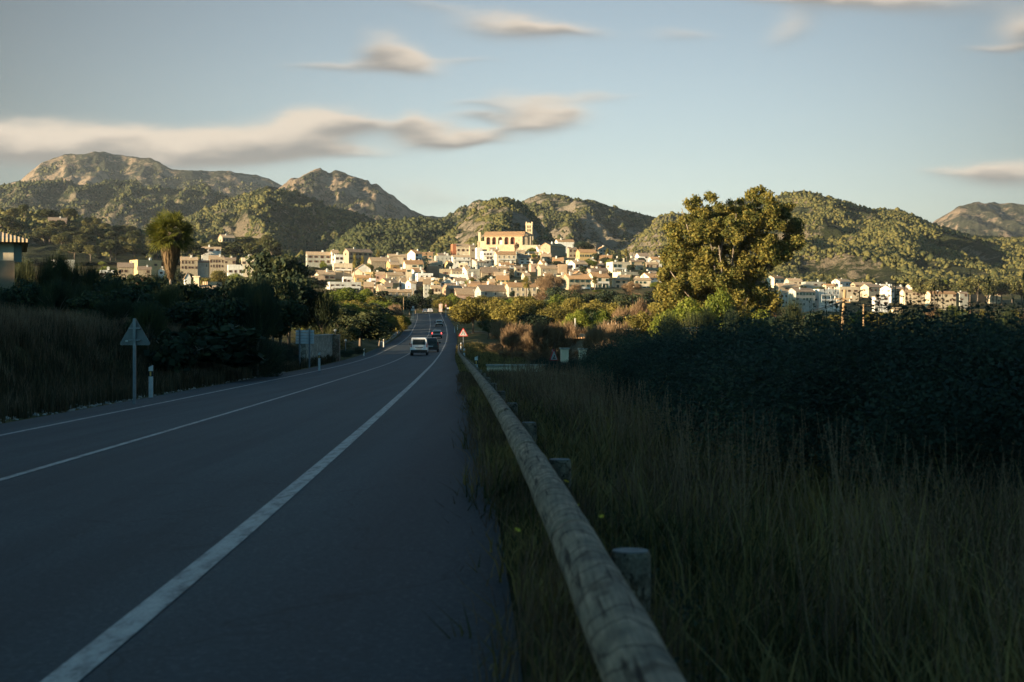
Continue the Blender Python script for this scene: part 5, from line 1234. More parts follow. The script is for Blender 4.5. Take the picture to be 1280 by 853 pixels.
L_ = [('orchard0', 806, 387, 175, 44), ('green1', 838, 384, 170, 50), ('green2', 868, 370, 165, 54), ('green0', 898, 356, 175, 46), ('orchard2', 930, 378, 170, 50), ('green1', 955, 385, 165, 46), ('orchard1', 850, 400, 120, 60), ('green0', 905, 397, 120, 60), ('bare0', 800, 376, 260, 36), ('bare1', 778, 384, 240, 36)]
series(L_, 'sunlit bush, %s from left around the foot of the big eucalyptus', 'bushes under the eucalyptus', 'bush', 'leafy_bush')
L_ = []
for i in range(26):
    D_ = R.uniform(190, 330); px_ = 968 + i * 12.5 + R.uniform(-6, 6); L_.append((R.choice(['bare0', 'bare1', 'orchard0', 'orchard1', 'green2', 'dark0', 'small1', 'bare1']), px_, 388 + R.uniform(-6, 12), D_, R.uniform(24, 44)))
series(L_, 'shrub or small tree, %s from left in the fields behind the right thicket', 'shrubs in the right fields', 'shrub', 'field_shrub')
L_ = []
for i in range(34):
    D_ = R.uniform(380, 820); px_ = R.uniform(958, 1300); g_ = gzf(PX(px_, D_), D_); h = R.uniform(3, 8); L_.append((R.choice(['small0', 'small1', 'small2', 'green0', 'orchard2', 'dark1', 'bare0']), px_, CY - (g_ + h) / D_ * F, D_, h * F / D_ * R.uniform(.8, 1.3)))
series(L_, 'distant small tree, %s from left in the valley below the right village', 'trees in the right valley', name='valley_tree')
L_ = [('pine%d' % (i % 3), 1150 + i * 10.5 + R.uniform(-3, 3), 350 + R.uniform(-5, 6) , 940 + R.uniform(-30, 60), R.uniform(20, 32)) for i in range(15)]
L_ = [(a, b, c, d, e) for a, b, c, d, e in L_]
series(L_, 'broad umbrella pine, %s from left at the right end of the right village', 'pines behind the right village', name='umbrella_pine')
L_ = []
for i in range(16):
    px_ = R.uniform(965, 1200); D_ = R.uniform(930, 1180); g_ = gzf(PX(px_, D_), D_); h = R.uniform(4, 8); L_.append((R.choice(['small0', 'dark1', 'green1']), px_, CY - (g_ + h) / D_ * F, D_, h * F / D_))
series(L_, 'garden tree, %s from left among the houses of the right village', 'garden trees of the right village', name='garden_tree')
# left of the road
L_ = [('dark0', 450, 388, 178, 64), ('dark1', 430, 396, 165, 40), ('dark2', 473, 396, 192, 36)]
series(L_, 'big dark rounded bush, %s of three beside the road left of the white van', 'dark bushes left of the van', 'bush', 'rounded_bush')
L_ = [('orchard0', 484, 390, 235, 30), ('orchard1', 497, 394, 262, 24), ('green0', 505, 393, 290, 18), ('bare0', 492, 382, 310, 26), ('bare1', 497, 381, 345, 18), ('orchard2', 476, 384, 300, 26), ('bare0', 487, 386, 300, 24)]
series(L_, 'roadside hedge shrub, %s from left between the field wall and the crest', 'hedge shrubs left of the road', 'shrub', 'hedge_shrub')
L_ = [('green1', 430, 358, 350, 46), ('green2', 408, 366, 330, 36), ('dark0', 398, 372, 260, 40), ('green0', 455, 360, 420, 32), ('orchard1', 470, 370, 390, 34), ('green1', 485, 374, 400, 28), ('dark1', 497, 368, 430, 30), ('bare0', 425, 384, 260, 36), ('bare1', 405, 390, 230, 34), ('bare0', 462, 382, 300, 34), ('dark2', 520, 366, 460, 26), ('dark0', 534, 370, 470, 14), ('dark1', 548, 366, 480, 16), ('orchard0', 442, 374, 330, 30), ('bare1', 446, 384, 270, 30), ('dark1', 512, 374, 430, 20)]
series(L_, 'tree, %s from left in the gardens between the left hedge and the road crest', 'trees left of the road below the village', name='garden_tree')
plant('dark1', 346, 311, 215, 78, 'tall dark spreading tree above the hedge left of the village', name='broadleaf_tree')
plant('orchard1', 318, 352, 165, 40, 'olive-gold bush lit at the right end of the left hedge', 'bush', 'leafy_bush')
hp = [-60, 0, 40, 60, 100, 130, 170, 210, 250, 300, 340, 370, 395, 412, 425]; hy = [326, 336, 328, 326, 334, 336, 340, 345, 355, 336, 338, 345, 358, 380, 405]
L_ = []
for i in range(23):
    px_ = -50 + i * 20.5 + R.uniform(-5, 5); kind = R.choice(['darkbare0', 'darkbare1']) if px_ < 130 else R.choice(['dark0', 'dark1', 'dark2', 'darkbare0'])
    L_.append((kind, px_, float(np.interp(px_, hp, hy)) + R.uniform(-3, 6), R.uniform(88, 112) if px_ < 330 else R.uniform(142, 160), R.uniform(52, 76)))
series(L_, 'dark hedge tree, %s from left in the back row of the left hedge', 'back row of the left hedge', 'hedge tree', 'hedge_tree')
L_ = []
for i in range(18):
    px_ = -40 + i * 23 + R.uniform(-6, 6); L_.append((R.choice(['dark0', 'dark1', 'dark2', 'darkbare1', 'darkbare0']), px_, float(np.interp(px_, hp, hy)) + R.uniform(16, 30), R.uniform(72, 84) if px_ < 330 else R.uniform(100, 112), R.uniform(50, 72)))
series(L_, 'dark hedge shrub, %s from left in the front row of the left hedge', 'front row of the left hedge', 'hedge shrub', 'hedge_shrub')
L_ = [('darkbare0', 148, 376, 62, 76), ('darkbare1', 186, 384, 60, 66), ('darkbare0', 112, 388, 62, 50), ('small0', 262, 404, 68, 90), ('scrub1', 300, 412, 78, 90), ('small2', 224, 410, 58, 80), ('scrub0', 338, 420, 88, 60), ('scrub1', 350, 429, 96, 36), ('scrub1', 430, 436, 134, 24), ('scrub2', 445, 432, 148, 24), ('scrub0', 372, 442, 104, 14)]
series(L_, 'low scrub bush, %s from left on the grassy left bank', 'scrub on the left bank', 'shrub', 'bank_shrub')
L_ = []
for i in range(24):
    Y_ = 188 + i * 10.6; X_ = float(rX(Y_)) - R.uniform(11, 15); L_.append((X_ / Y_, X_, Y_))
for i in range(16):
    Y_ = 195 + i * 15.5; X_ = float(rX(Y_)) - R.uniform(20, 32); L_.append((X_ / Y_, X_, Y_))
L_.sort()
for i, (_, X_, Y_) in enumerate(L_):
    plant(R.choice(['orchard0', 'green1', 'dark0', 'dark1', 'dark2', 'bare0']), 0, 0, 0, 0, 'bushy tree, %s from left in the belt along the left side of the road' % nth(i + 1), 'tree', 'belt_tree', 'tree belt left of the road', loc=(X_, Y_), h=R.uniform(3.6, 5.2), w=R.uniform(5, 8))
series([('scrub0', 700, 449, 73, 54), ('scrub1', 722, 447, 70, 60), ('scrub2', 748, 442, 68, 60), ('scrub0', 775, 434, 64, 66), ('scrub1', 676, 453, 76, 30), ('bare1', 760, 428, 84, 60), ('scrub2', 800, 424, 60, 70)], 'olive scrub bush, %s from left in front of the stone gate pillars', 'scrub by the gate pillars', 'shrub', 'gate_shrub')
# fields and pines at the left
L_ = []
for i in range(95):
    px_ = R.uniform(-20, 385); D_ = R.uniform(400, 980) if i % 2 else R.uniform(480, 700); g_ = gzf(PX(px_, D_), D_); h = R.uniform(3, 7)
    L_.append((R.choice(['small0', 'small1', 'small2', 'dark1', 'green2', 'bare0', 'orchard0']), px_, CY - (g_ + h) / D_ * F, D_, h * F / D_ * R.uniform(.9, 1.4)))
series(L_, 'distant field tree, %s from left on the terraces around the left hamlet', 'trees around the left hamlet', name='field_tree')
L_ = [(R.choice(['dark0', 'dark1', 'dark2', 'small0', 'orchard1', 'bare0']), 100 + i * 15.5 + R.uniform(-5, 5), R.uniform(337, 347), R.uniform(420, 600), R.uniform(16, 30)) for i in range(16)]
series(L_, 'bushy tree, %s from left in front of the left hamlet', 'trees in front of the left hamlet', name='garden_tree')
L_ = []
for i in range(64):
    px_ = R.uniform(-30, 345); D_ = R.uniform(915, 1180); x, y, z = hz(hK, px_, D_); L_.append((px_, x, y, z))
L_.sort()
for i, (px_, x, y, z) in enumerate(L_):
    plant('pine%d' % (i % 3), 0, 0, 0, 0, 'dark rounded pine, %s from left on the near slope at the left' % nth(i + 1), 'tree', 'pine_tree', 'pines on the near left slope', base=z - .5, loc=(x, y), h=R.uniform(10, 15), w=R.uniform(11, 18))
# village trees
plant('conifer', 533, 315, 835, 20, 'big dark conifer standing in the middle of the village', name='conifer_tree')
L_ = [('dark0', 549, 306, 1020, 14), ('dark1', 559, 308, 1010, 14), ('dark2', 570, 311, 1030, 12), ('green0', 545, 309, 1005, 10)]
series(L_, 'dark green tree, %s of four left of the brick-sided house', 'trees left of the brick-sided house', name='dark_tree')
plant('dark1', 671, 298, 1050, 12, 'dark green tree between the church and the mansion', name='dark_tree')
plant('dark2', 729, 301, 1010, 24, 'dark rounded pine above the yellow school', name='umbrella_pine')
L_ = [('cypress', 774.5, 311, 905, 5.5), ('cypress', 785.5, 316, 900, 4.5), ('cypress', 806, 327, 800, 3.6), ('cypress', 767, 317, 915, 5), ('cypress', 601, 349, 760, 3), ('cypress', 640, 341, 830, 3), ('cypress', 549, 330, 860, 4), ('cypress', 662, 362, 540, 4)]
series(L_, 'slim dark cypress, %s from left in the village', 'cypresses of the village', name='cypress_tree')
L_ = [('palm', 658, 346, 560, 16), ('palm', 743.5, 345, 610, 13), ('palm', 473, 312, 870, 9), ('palm', 443, 318, 745, 7), ('palm', 467.5, 340, 690, 7), ('palm', 759, 311, 960, 8), ('palm', 783, 310, 930, 6), ('palm', 591, 347, 690, 7), ('palm', 453, 320, 800, 6)]
series(L_, 'leafy garden palm, %s from left in the village', 'palms of the village', 'palm', 'palm_tree')
plant('bigbare', 688, 342, 545, 46, 'wide leafless orange-brown tree below the village centre', name='bare_tree')
plant('bigbare', 790, 352, 560, 32, 'leafless brown tree in front of the right end of the village', name='bare_tree')
plant('bigbare', 646, 303, 1030, 8, 'small autumn-brown tree at the foot of the church', name='bare_tree')
plant('bare0', 720, 356, 560, 26, 'bare brown shrub under the three-storey house', 'shrub', 'bare_shrub')
L_ = [('green0', 629, 344, 720, 9), ('small0', 612, 344, 730, 16), ('small1', 624, 349, 700, 14), ('small2', 640, 350, 690, 12), ('dark0', 636, 343, 760, 14), ('dark1', 602, 352, 690, 14), ('dark2', 653, 349, 690, 10), ('small0', 590, 354, 670, 10), ('dark0', 675, 344, 640, 20), ('dark1', 698, 326, 900, 16), ('small2', 684, 327, 905, 12), ('green2', 620, 331, 900, 8), ('small1', 641, 328, 900, 8), ('green2', 641, 331, 880, 6), ('dark2', 585, 331, 880, 16), ('dark0', 596, 333, 880, 14), ('small1', 573, 333, 870, 10), ('small2', 607, 335, 860, 10), ('small0', 556, 327, 900, 8), ('dark1', 748, 316, 940, 16), ('dark2', 758, 321, 920, 16), ('dark0', 772, 322, 900, 14), ('dark1', 640, 363, 575, 8), ('dark0', 540, 361, 600, 10), ('dark2', 551, 366, 570, 14), ('green1', 750, 362, 600, 18), ('dark2', 764, 343, 800, 8), ('dark1', 780, 340, 850, 8), ('small1', 474, 352, 660, 9), ('small0', 480, 363, 560, 14), ('green0', 458, 360, 590, 16), ('dark0', 456, 352, 680, 8), ('dark1', 395, 333, 770, 30), ('dark2', 412, 332, 790, 22), ('dark0', 430, 327, 840, 14), ('dark1', 376, 335, 700, 40), ('green2', 404, 326, 850, 9), ('dark2', 388, 345, 620, 36), ('small2', 448, 323, 820, 14), ('green1', 820, 352, 640, 16), ('small0', 812, 364, 560, 20), ('small1', 775, 366, 540, 22), ('small2', 754, 368, 530, 20)]
series(L_, 'garden tree, %s from left between the houses of the village', 'garden trees of the village', name='garden_tree')

L_ = []
for i in range(34):
    px_ = R.uniform(392, 825); D_ = R.uniform(600, 1040); g_ = gzf(PX(px_, D_), D_); h = R.uniform(4, 7.5)
    if CY - (g_ + h) / D_ * F < 300: continue
    L_.append((R.choice(['small0', 'small1', 'small2', 'dark1', 'green2', 'cypress']), px_, CY - (g_ + h) / D_ * F, D_, h * F / D_ * (R.uniform(.8, 1.3))))
L_ = [(a, b, c, d, e * (.3 if a == 'cypress' else 1)) for a, b, c, d, e in L_]
series(L_, 'small dark garden tree, %s from left tucked behind the village houses', 'small trees behind the village houses', name='small_tree')

# ------------------------------------------------------------------ thicket and reeds right of the verge
L_ = []
i = 0
for Y_ in np.concatenate([np.arange(12, 30, 1.9), np.arange(30, 52, 3.6)]):
    X_ = 4.1 + .4 * math.sin(Y_ * 1.7) - .012 * Y_ + .03 * max(0, Y_ - 32); g_ = gzf(X_, Y_); h = R.uniform(1.9, 2.5) * float(np.interp(Y_, [0, 45, 95], [1, .95, .6]))
    L_.append((X_ / Y_, X_, Y_, g_, h))
L_.sort()
for i, (_, X_, Y_, g_, h) in enumerate(L_):
    plant('scrub%d' % (i % 3), 0, 0, 0, 0, 'dark scrub bush, %s from left along the front edge of the right thicket' % nth(i + 1), 'shrub', 'thicket_shrub', 'front bushes of the right thicket', base=g_ - .1, loc=(X_, Y_), h=h, w=R.uniform(2.6, 3.6))
L_ = [(R.choice(['darkbare0', 'small0', 'small1', 'dark1', 'darkbare1', 'small2']), 835 + i * 27 + R.uniform(-8, 8), R.uniform(384, 399), R.uniform(52, 96), R.uniform(36, 64)) for i in range(18)]
L_ = [t for t in L_ if abs(t[1] - 1056) > 48]
series(L_, 'taller dark shrub, %s from left rising over the top of the right thicket', 'taller shrubs in the right thicket', 'shrub', 'thicket_shrub')
def thicket():
    rng = np.random.default_rng(8); cl = []
    for q in range(520):
        Y_ = rng.uniform(14, 105); X_ = rng.uniform(5.0, 8 + .33 * Y_ + 4) - .02 * Y_; g_ = gzf(X_, Y_)
        top = float(np.interp(Y_, [10, 30, 60, 105], [.05, .45, .9, -.1])) + .75 * float(gn(np.array([X_ / 3.2]), np.array([Y_ / 4.]), 3)[0]) - .15
        if Y_ > 48 and X_ / Y_ < .075: continue
        if X_ / Y_ < .12: top -= 1.0 * (1 - X_ / Y_ / .12)
        r_ = rng.uniform(.7, 1.5); z_ = top - r_ * rng.uniform(.75, 2.0); cl.append((X_, Y_, z_, r_, r_, r_))
    near = [c for c in cl if c[1] < 34]; far_ = [c for c in cl if c[1] >= 34]
    V1, F1 = leafcloud(near, 520000, .022, rng, elong=1.6, shell=.5, up=1.0); V2, F2 = leafcloud(far_, 260000, .06, rng, elong=1.5, shell=.6, up=1.0)
    V = np.concatenate([V1, V2]); Fc = np.concatenate([F1, F2 + len(V1)])
    o = link('thicket', npmesh('thicket', V, Fc, M['lf_olive'])); tag(o, 'dense dark thicket filling the hollow right of the verge', 'thicket', kind='stuff')
    # reeds and upright shoots
    n = 9000; P = []; 
    V = []; nst = 1500
    X_ = rng.uniform(4.2, 22, nst); Y_ = np.maximum(rng.uniform(12, 60, nst), X_ * 2.2); g_ = gz(X_, Y_)
    H_ = rng.uniform(2.0, 3.1, nst) * np.interp(Y_, [10, 60], [.95, 1.15]) * np.clip(.55 + X_ / Y_ * 2.6, .5, 1)
    for k in range(nst):
        b = np.array([X_[k], Y_[k], g_[k]]); t = b + np.array([rng.normal() * .12, rng.normal() * .12, H_[k]]); w = .01
        V += [b + [-w, 0, 0], b + [w, 0, 0], t + [w * .3, 0, 0], t - [w * .3, 0, 0]]
        for j in range(22):
            s = rng.uniform(.25, 1); p = b + (t - b) * s; a = rng.uniform(0, 6.28); l = rng.uniform(.07, .15) * (1.2 - s * .6); d = np.array([math.cos(a) * .5, math.sin(a) * .5, .85]) * l; c = np.array([-math.sin(a), math.cos(a), 0]) * .009
            V += [p, p + d * .5 + c, p + d, p + d * .5 - c]
    V = np.array(V); o = link('upright_shoots', npmesh('upright_shoots', V, np.arange(len(V)).reshape(-1, 4), M['lf_olive'])); tag(o, 'upright leafy shoots rising from the thicket at the right', 'shoots', kind='stuff')
thicket()
# ------------------------------------------------------------------ grass
def blades(n, xf, yr, hr, wr, seed, tuft=9, lean=.35, dens=None, spread=.10):
    rng = np.random.default_rng(seed); nt_ = n // tuft
    Yt = yr(rng, nt_); Xt = xf(rng, Yt)
    Y_ = np.repeat(Yt, tuft) + rng.normal(size=nt_ * tuft) * spread; X_ = np.repeat(Xt, tuft) + rng.normal(size=nt_ * tuft) * spread; n = len(X_)
    if dens is not None: k = dens(X_, Y_, rng); X_ = X_[k]; Y_ = Y_[k]; n = len(X_)
    Z_ = gz(X_, Y_) - .02; h = hr(rng, X_, Y_) ; az = rng.uniform(0, 6.283, n); ln = h * lean * rng.uniform(.1, 1.3, n)
    w = wr(rng, Y_); sx, sy = np.cos(az + 1.57) * w, np.sin(az + 1.57) * w
    base = np.stack([X_, Y_, Z_], -1); S = np.stack([sx, sy, 0 * sx], -1)
    m = base + np.stack([np.cos(az) * ln * .3, np.sin(az) * ln * .3, h * .55], -1); t = base + np.stack([np.cos(az) * ln, np.sin(az) * ln, h * rng.uniform(.85, 1, n)], -1)
    V = np.stack([base - S, base + S, m + S * .8, m - S * .8, t + S * .12, t - S * .12], 1).reshape(-1, 3)
    k = np.arange(n)[:, None] * 6
    return V, np.concatenate([k + np.array([[0, 1, 2, 3]]), k + np.array([[3, 2, 4, 5]])], 1).reshape(-1, 4)
def addgrass(name, label, parts, mat):
    Vs = []; Fs = []; o = 0
    for V, Fc in parts: Vs.append(V); Fs.append(Fc + o); o += len(V)
    ob = link(name, npmesh(name, np.concatenate(Vs), np.concatenate(Fs), M[mat])); tag(ob, label, 'grass', kind='stuff')
def hR(lo, hi):
    def f(rng, X, Y):
        dx = X - rX(Y); side = sstep(dx, 5.5, 7.0)
        nz = .75 + .5 * fbm(X / 1.3, Y / 1.3, 2, 3)
        return (lo * (.6 + .4 * sstep(Y, 5, 20)) * (1 - side) + hi * side) * rng.uniform(.5, 1.15, len(X)) * nz * (1 - .62 * sstep(Y, 42, 66) * (1 - sstep(Y, 100, 130)))
    return f
xr_ = lambda a, b: (lambda rng, Y: rX(Y) + rng.uniform(a, b, len(Y)))
yr_ = lambda a, b, p=1.0: (lambda rng, n: a + (b - a) * rng.random(n) ** p)
notedge = lambda X, Y, rng: (X - rX(Y) > 5.14 + .14 * sstep(-Y, -9, -3) + .13 * fbm(Y * 1.1, Y * 0, 3, 8) + .12 * rng.random(len(X)))
patchy = lambda X, Y, rng: fbm(X / .9, Y / 1.1, 3, 17) > rng.uniform(-.75, .12, len(X))
both = lambda X, Y, rng: notedge(X, Y, rng) & patchy(X, Y, rng)
addgrass('verge_grass', 'long green and yellow grass along the guardrail', [
    blades(30000, xr_(4.92, 5.6), yr_(2.2, 26, 1.4), hR(.30, .8), lambda r, Y: (.0026 + .0003 * Y) * r.uniform(.6, 1.5, len(Y)), 1, dens=both, tuft=16, spread=.05, lean=.6),
    blades(52000, xr_(5.5, 10.4), yr_(2.2, 30, 1.3), hR(.32, .72), lambda r, Y: (.003 + .0003 * Y) * r.uniform(.6, 1.6, len(Y)), 2, dens=patchy, tuft=18, spread=.06, lean=.6),
    blades(2600, xr_(4.95, 9.5), yr_(2.6, 26, 1.6), hR(.55, 1.05), lambda r, Y: (.004 + .0003 * Y), 5, tuft=5, spread=.08, lean=.9),
    blades(20000, xr_(4.95, 5.45), yr_(26, 190), hR(.36, .8), lambda r, Y: .006 + .00012 * Y, 3, dens=notedge),
    blades(50000, xr_(5.4, 11), yr_(30, 190), hR(.4, .85), lambda r, Y: .006 + .00012 * Y, 4)], 'grass')
def sparse(X, Y, rng): return fbm(X / 2.2, Y / 3.0, 3, 31) > rng.uniform(-.15, .45, len(X))
addgrass('dry_verge_grass', 'dry reddish brown grass and seed stalks on the right verge', [
    blades(26000, xr_(5.1, 5.8), yr_(2.4, 60, 1.4), hR(.5, 1.0), lambda r, Y: .0022 + .0002 * Y, 11, dens=sparse, lean=.5),
    blades(42000, xr_(6.2, 10.8), yr_(3, 34, 1.1), hR(.5, 1.0), lambda r, Y: .0022 + .00022 * Y, 12, dens=sparse, lean=.5),
    blades(30000, xr_(6, 11), yr_(30, 58), hR(.5, 1.05), lambda r, Y: .006 + .00012 * Y, 13, dens=sparse, lean=.5)], 'straw')
def plumes(n, seed):
    rng = np.random.default_rng(seed); V = []
    for k in range(n):
        Y_ = 3.5 + 45 * rng.random() ** 1.4; X_ = float(rX(Y_)) + rng.uniform(6.5, 10.6); z = gzf(X_, Y_); h = rng.uniform(.75, 1.15); a0 = rng.uniform(0, 6.28); ln = rng.uniform(.05, .3)
        b = np.array([X_, Y_, z]); t = b + np.array([math.cos(a0) * ln, math.sin(a0) * ln, h]); w = .0016 + .0001 * Y_
        V += [b + [-w, 0, 0], b + [w, 0, 0], t + [w * .5, 0, 0], t - [w * .5, 0, 0]]
        for j in range(20):
            s = rng.uniform(.62, 1); p = b + (t - b) * s; a = rng.uniform(0, 6.28); l = rng.uniform(.012, .04) * (1.25 - s * .7); d = np.array([math.cos(a), math.sin(a), 1.0]) * l; c = np.array([-math.sin(a), math.cos(a), 0]) * (.0018 + .0002 * Y_)
            V += [p, p + d * .5 + c, p + d, p + d * .5 - c]
    V = np.array(V); return V, np.arange(len(V)).reshape(-1, 4)
addgrass('seed_heads', 'brown seed heads standing above the verge grass', [plumes(1900, 5)], 'straw')
V_, F_ = leafcloud([(float(rX(Y_)) + dx_, Y_, gzf(float(rX(Y_)) + dx_, Y_) + .03, .35, .4, .1) for Y_, dx_ in zip(np.random.default_rng(4).uniform(3.5, 24, 90), np.random.default_rng(5).uniform(5.6, 7.6, 90))], 22000, .022, np.random.default_rng(6), up=0)
ob = link('weeds', npmesh('weeds', V_, F_, M['lf_weed'] if 'lf_weed' in M else M['lf_olive'])); tag(ob, 'low broad-leaved green weeds at the foot of the guardrail', 'weeds', kind='stuff')
# flowers, countable
FL = MB()
for q in range(8):
    a = q * math.pi / 4; FL.add([(0, 0, 0), (math.cos(a - .25) * .012, math.sin(a - .25) * .012, .004), (math.cos(a) * .018, math.sin(a) * .018, .002), (math.cos(a + .25) * .012, math.sin(a + .25) * .012, .004)], [(0, 1, 2, 3)])
flm = FL.mesh('flower_head', M['sgyellow'], fix=False); stm = MB().tube([(0, 0, -.3), (0, 0, 0)], .002, 4).mesh('stem', M['grass'])
for i, (px_, py_, D_) in enumerate([(715, 628, 7.2), (719, 636, 7.0), (721, 633, 7.2), (714, 639, 6.9), (725, 641, 7.0), (647, 663, 6.6), (752, 646, 7.4), (708, 602, 8.0)]):
    fo = thing('yellow_flower', 'tiny yellow flower in the weeds behind the guardrail', 'flower', q3(px_, py_, D_), R.uniform(0, 6), 'yellow flowers by the guardrail'); link('flower_head', flm, fo).rotation_euler = (.5, .2, 0); link('stem', stm, fo)
hL = lambda rng, X, Y: rng.uniform(.35, .95, len(X)) * (.8 + .5 * fbm(X / 2, Y / 2, 2, 6))
xl_ = lambda a, b: (lambda rng, Y: rX(Y) - rng.uniform(a, b, len(Y)))
addgrass('bank_grass', 'rough grass on the bank left of the road', [
    blades(42000, xl_(5.6, 13), yr_(26, 80, 1.1), hL, lambda r, Y: .004 + .00018 * Y, 21), blades(26000, xl_(5.7, 13), yr_(80, 135), hL, lambda r, Y: .004 + .00018 * Y, 22)], 'bankgrass')
addgrass('dry_bank_grass', 'dry reddish grass along the top of the left bank', [
    blades(26000, xl_(9.0, 14), yr_(28, 100, 1.0), lambda rng, X, Y: rng.uniform(.5, 1.15, len(X)), lambda r, Y: .004 + .00016 * Y, 23, lean=.4),
    blades(16000, xl_(6.0, 9), yr_(26, 110, 1.0), lambda rng, X, Y: rng.uniform(.4, .8, len(X)), lambda r, Y: .004 + .00016 * Y, 24, dens=sparse, lean=.4)], 'straw')
# stones along the left edge
def pebbles():
    rng = np.random.default_rng(2); n = 420; Y_ = rng.uniform(24, 90, n); X_ = rX(Y_) - rng.uniform(5.45, 6.3, n); Z_ = gz(X_, Y_); s = rng.uniform(.02, .09, n)
    V = IV1[None] * (1 + rng.uniform(-.3, .3, (n, len(IV1), 1))) * s[:, None, None] * np.array([1, 1, .6]) + np.stack([X_, Y_, Z_ + .01], -1)[:, None]
    Fc = IF1[None] + (np.arange(n) * len(IV1))[:, None, None]; ob = link('gravel', npmesh('gravel', V.reshape(-1, 3), Fc.reshape(-1, 3), M['concrete'])); tag(ob, 'loose pale gravel along the left edge of the asphalt', 'gravel', kind='stuff')
pebbles()
# fence posts in the thicket
fps = [(1206, 650, 14.5), (1062, 560, 20), (980, 520, 27)]
for (a, b, c), lb in zip(fps, ('nearest thin grey fence post in the dark thicket', 'middle thin fence post in the thicket edge', 'farthest thin fence post in the thicket edge')):
    x = PX(a, c); z0 = gzf(x, c); r = thing('fence_post', lb, 'post', (x, c, z0)); MB().box(-.035, .035, -.035, .035, -.3, ZP(b, c) - z0).build('shaft', M['metal'], r)
cable([q3(1300, 690, 12.5), q3(1206, 655, 14.5), q3(1062, 563, 20), q3(980, 523, 27), q3(900, 500, 35)], 'thin sagging fence wire between the posts at the right', .003, 'metal', .04)

# ------------------------------------------------------------------ unseen wood added on the left ridge to block the low sun
def shade_wood():
    rng = np.random.default_rng(14); cl = []
    for q in range(420):
        Y_ = rng.uniform(-215, 178); X_ = -88 + rng.normal() * 9; g_ = gzf(X_, Y_); top = g_ + rng.uniform(1.5, 3.6) * float(np.interp(Y_, [-200, 120, 178], [1, 1, .6])); r_ = rng.uniform(1.6, 3); cl.append((X_, Y_, top - r_, r_, r_, r_))
    V, Fc = leafcloud(cl, 52000, .8, rng, shell=.8); o = link('shade_wood', npmesh('shade_wood', V, Fc, M['lf_dark'])); tag(o, 'unseen wood added on the left ridge to shade the foreground', 'woodland', kind='stuff')
shade_wood()

# ------------------------------------------------------------------ air
def haze():
    mb = MB(); mb.box(-2900, 3100, -260, 6600, -30, 790)
    m = bpy.data.materials.new('air'); m.use_nodes = True; n = m.node_tree; n.nodes.remove(n.nodes['Principled BSDF'])
    v = N(n, 'ShaderNodeVolumePrincipled'); v.inputs['Color'].default_value = (.80, .88, .95, 1); v.inputs['Density'].default_value = HAZE; v.inputs['Anisotropy'].default_value = .2
    n.links.new(v.outputs[0], n.nodes['Material Output'].inputs['Volume'])
    o = mb.build('haze', m); tag(o, 'thin evening haze over the valley', None, kind='stuff')
HAZE = 3.2e-5
haze()
# ------------------------------------------------------------------ sun, sky, camera
SUN_EL = rad(7.0); SA = math.atan2(-.86, -.51)   # direction to the sun: x=-.86, y=-.51
sd = Vector((math.sin(SA) * math.cos(SUN_EL), math.cos(SA) * math.cos(SUN_EL), math.sin(SUN_EL)))
L = bpy.data.lights.new('sun', 'SUN'); L.energy = 5.0; L.angle = rad(.5); L.color = (1, .78, .50)
lo = bpy.data.objects.new('sun', L); C.objects.link(lo); lo.rotation_euler = (-sd).to_track_quat('-Z', 'Y').to_euler()
w = bpy.data.worlds.new('World'); bpy.context.scene.world = w; w.use_nodes = True; n = w.node_tree; bg = n.nodes['Background']
sk = N(n, 'ShaderNodeTexSky', sky_type='NISHITA', sun_disc=False, sun_elevation=SUN_EL, sun_rotation=SA, air_density=1.0, dust_density=1.6, ozone_density=1.6, altitude=100)
tc = n.nodes.new('ShaderNodeTexCoord'); sp = n.nodes.new('ShaderNodeSeparateXYZ'); n.links.new(tc.outputs['Generated'], sp.inputs[0])
def mth(op, a, b=None, c=None, clamp=False):
    o = N(n, 'ShaderNodeMath', operation=op, use_clamp=clamp)
    for i, v in enumerate((a, b, c)):
        if v is None: continue
        if isinstance(v, (int, float)): o.inputs[i].default_value = v
        else: n.links.new(v, o.inputs[i])
    return o.outputs[0]
yv = mth('MAXIMUM', sp.outputs[1], .02)
U = mth('MULTIPLY_ADD', mth('DIVIDE', sp.outputs[0], yv), F / 100, 6.4)      # hundreds of units across the view direction
Vv = mth('MULTIPLY_ADD', mth('DIVIDE', sp.outputs[2], yv), -F / 100, 4.265)
cv = n.nodes.new('ShaderNodeCombineXYZ'); n.links.new(U, cv.inputs[0]); n.links.new(Vv, cv.inputs[1])
mp = n.nodes.new('ShaderNodeMapping'); mp.inputs['Scale'].default_value = (.8, 2.4, 1); mp.inputs['Rotation'].default_value = (0, 0, .12); n.links.new(cv.outputs[0], mp.inputs[0])
nz = noise(n, mp.outputs[0], 1.3, 4, .5)
nz2 = noise(n, mp.outputs[0], .7, 3, .5)
U2 = mth('MULTIPLY_ADD', nz2, .5, mth('ADD', U, -.25)); V2 = mth('MULTIPLY_ADD', nz, .22, mth('ADD', Vv, -.11))
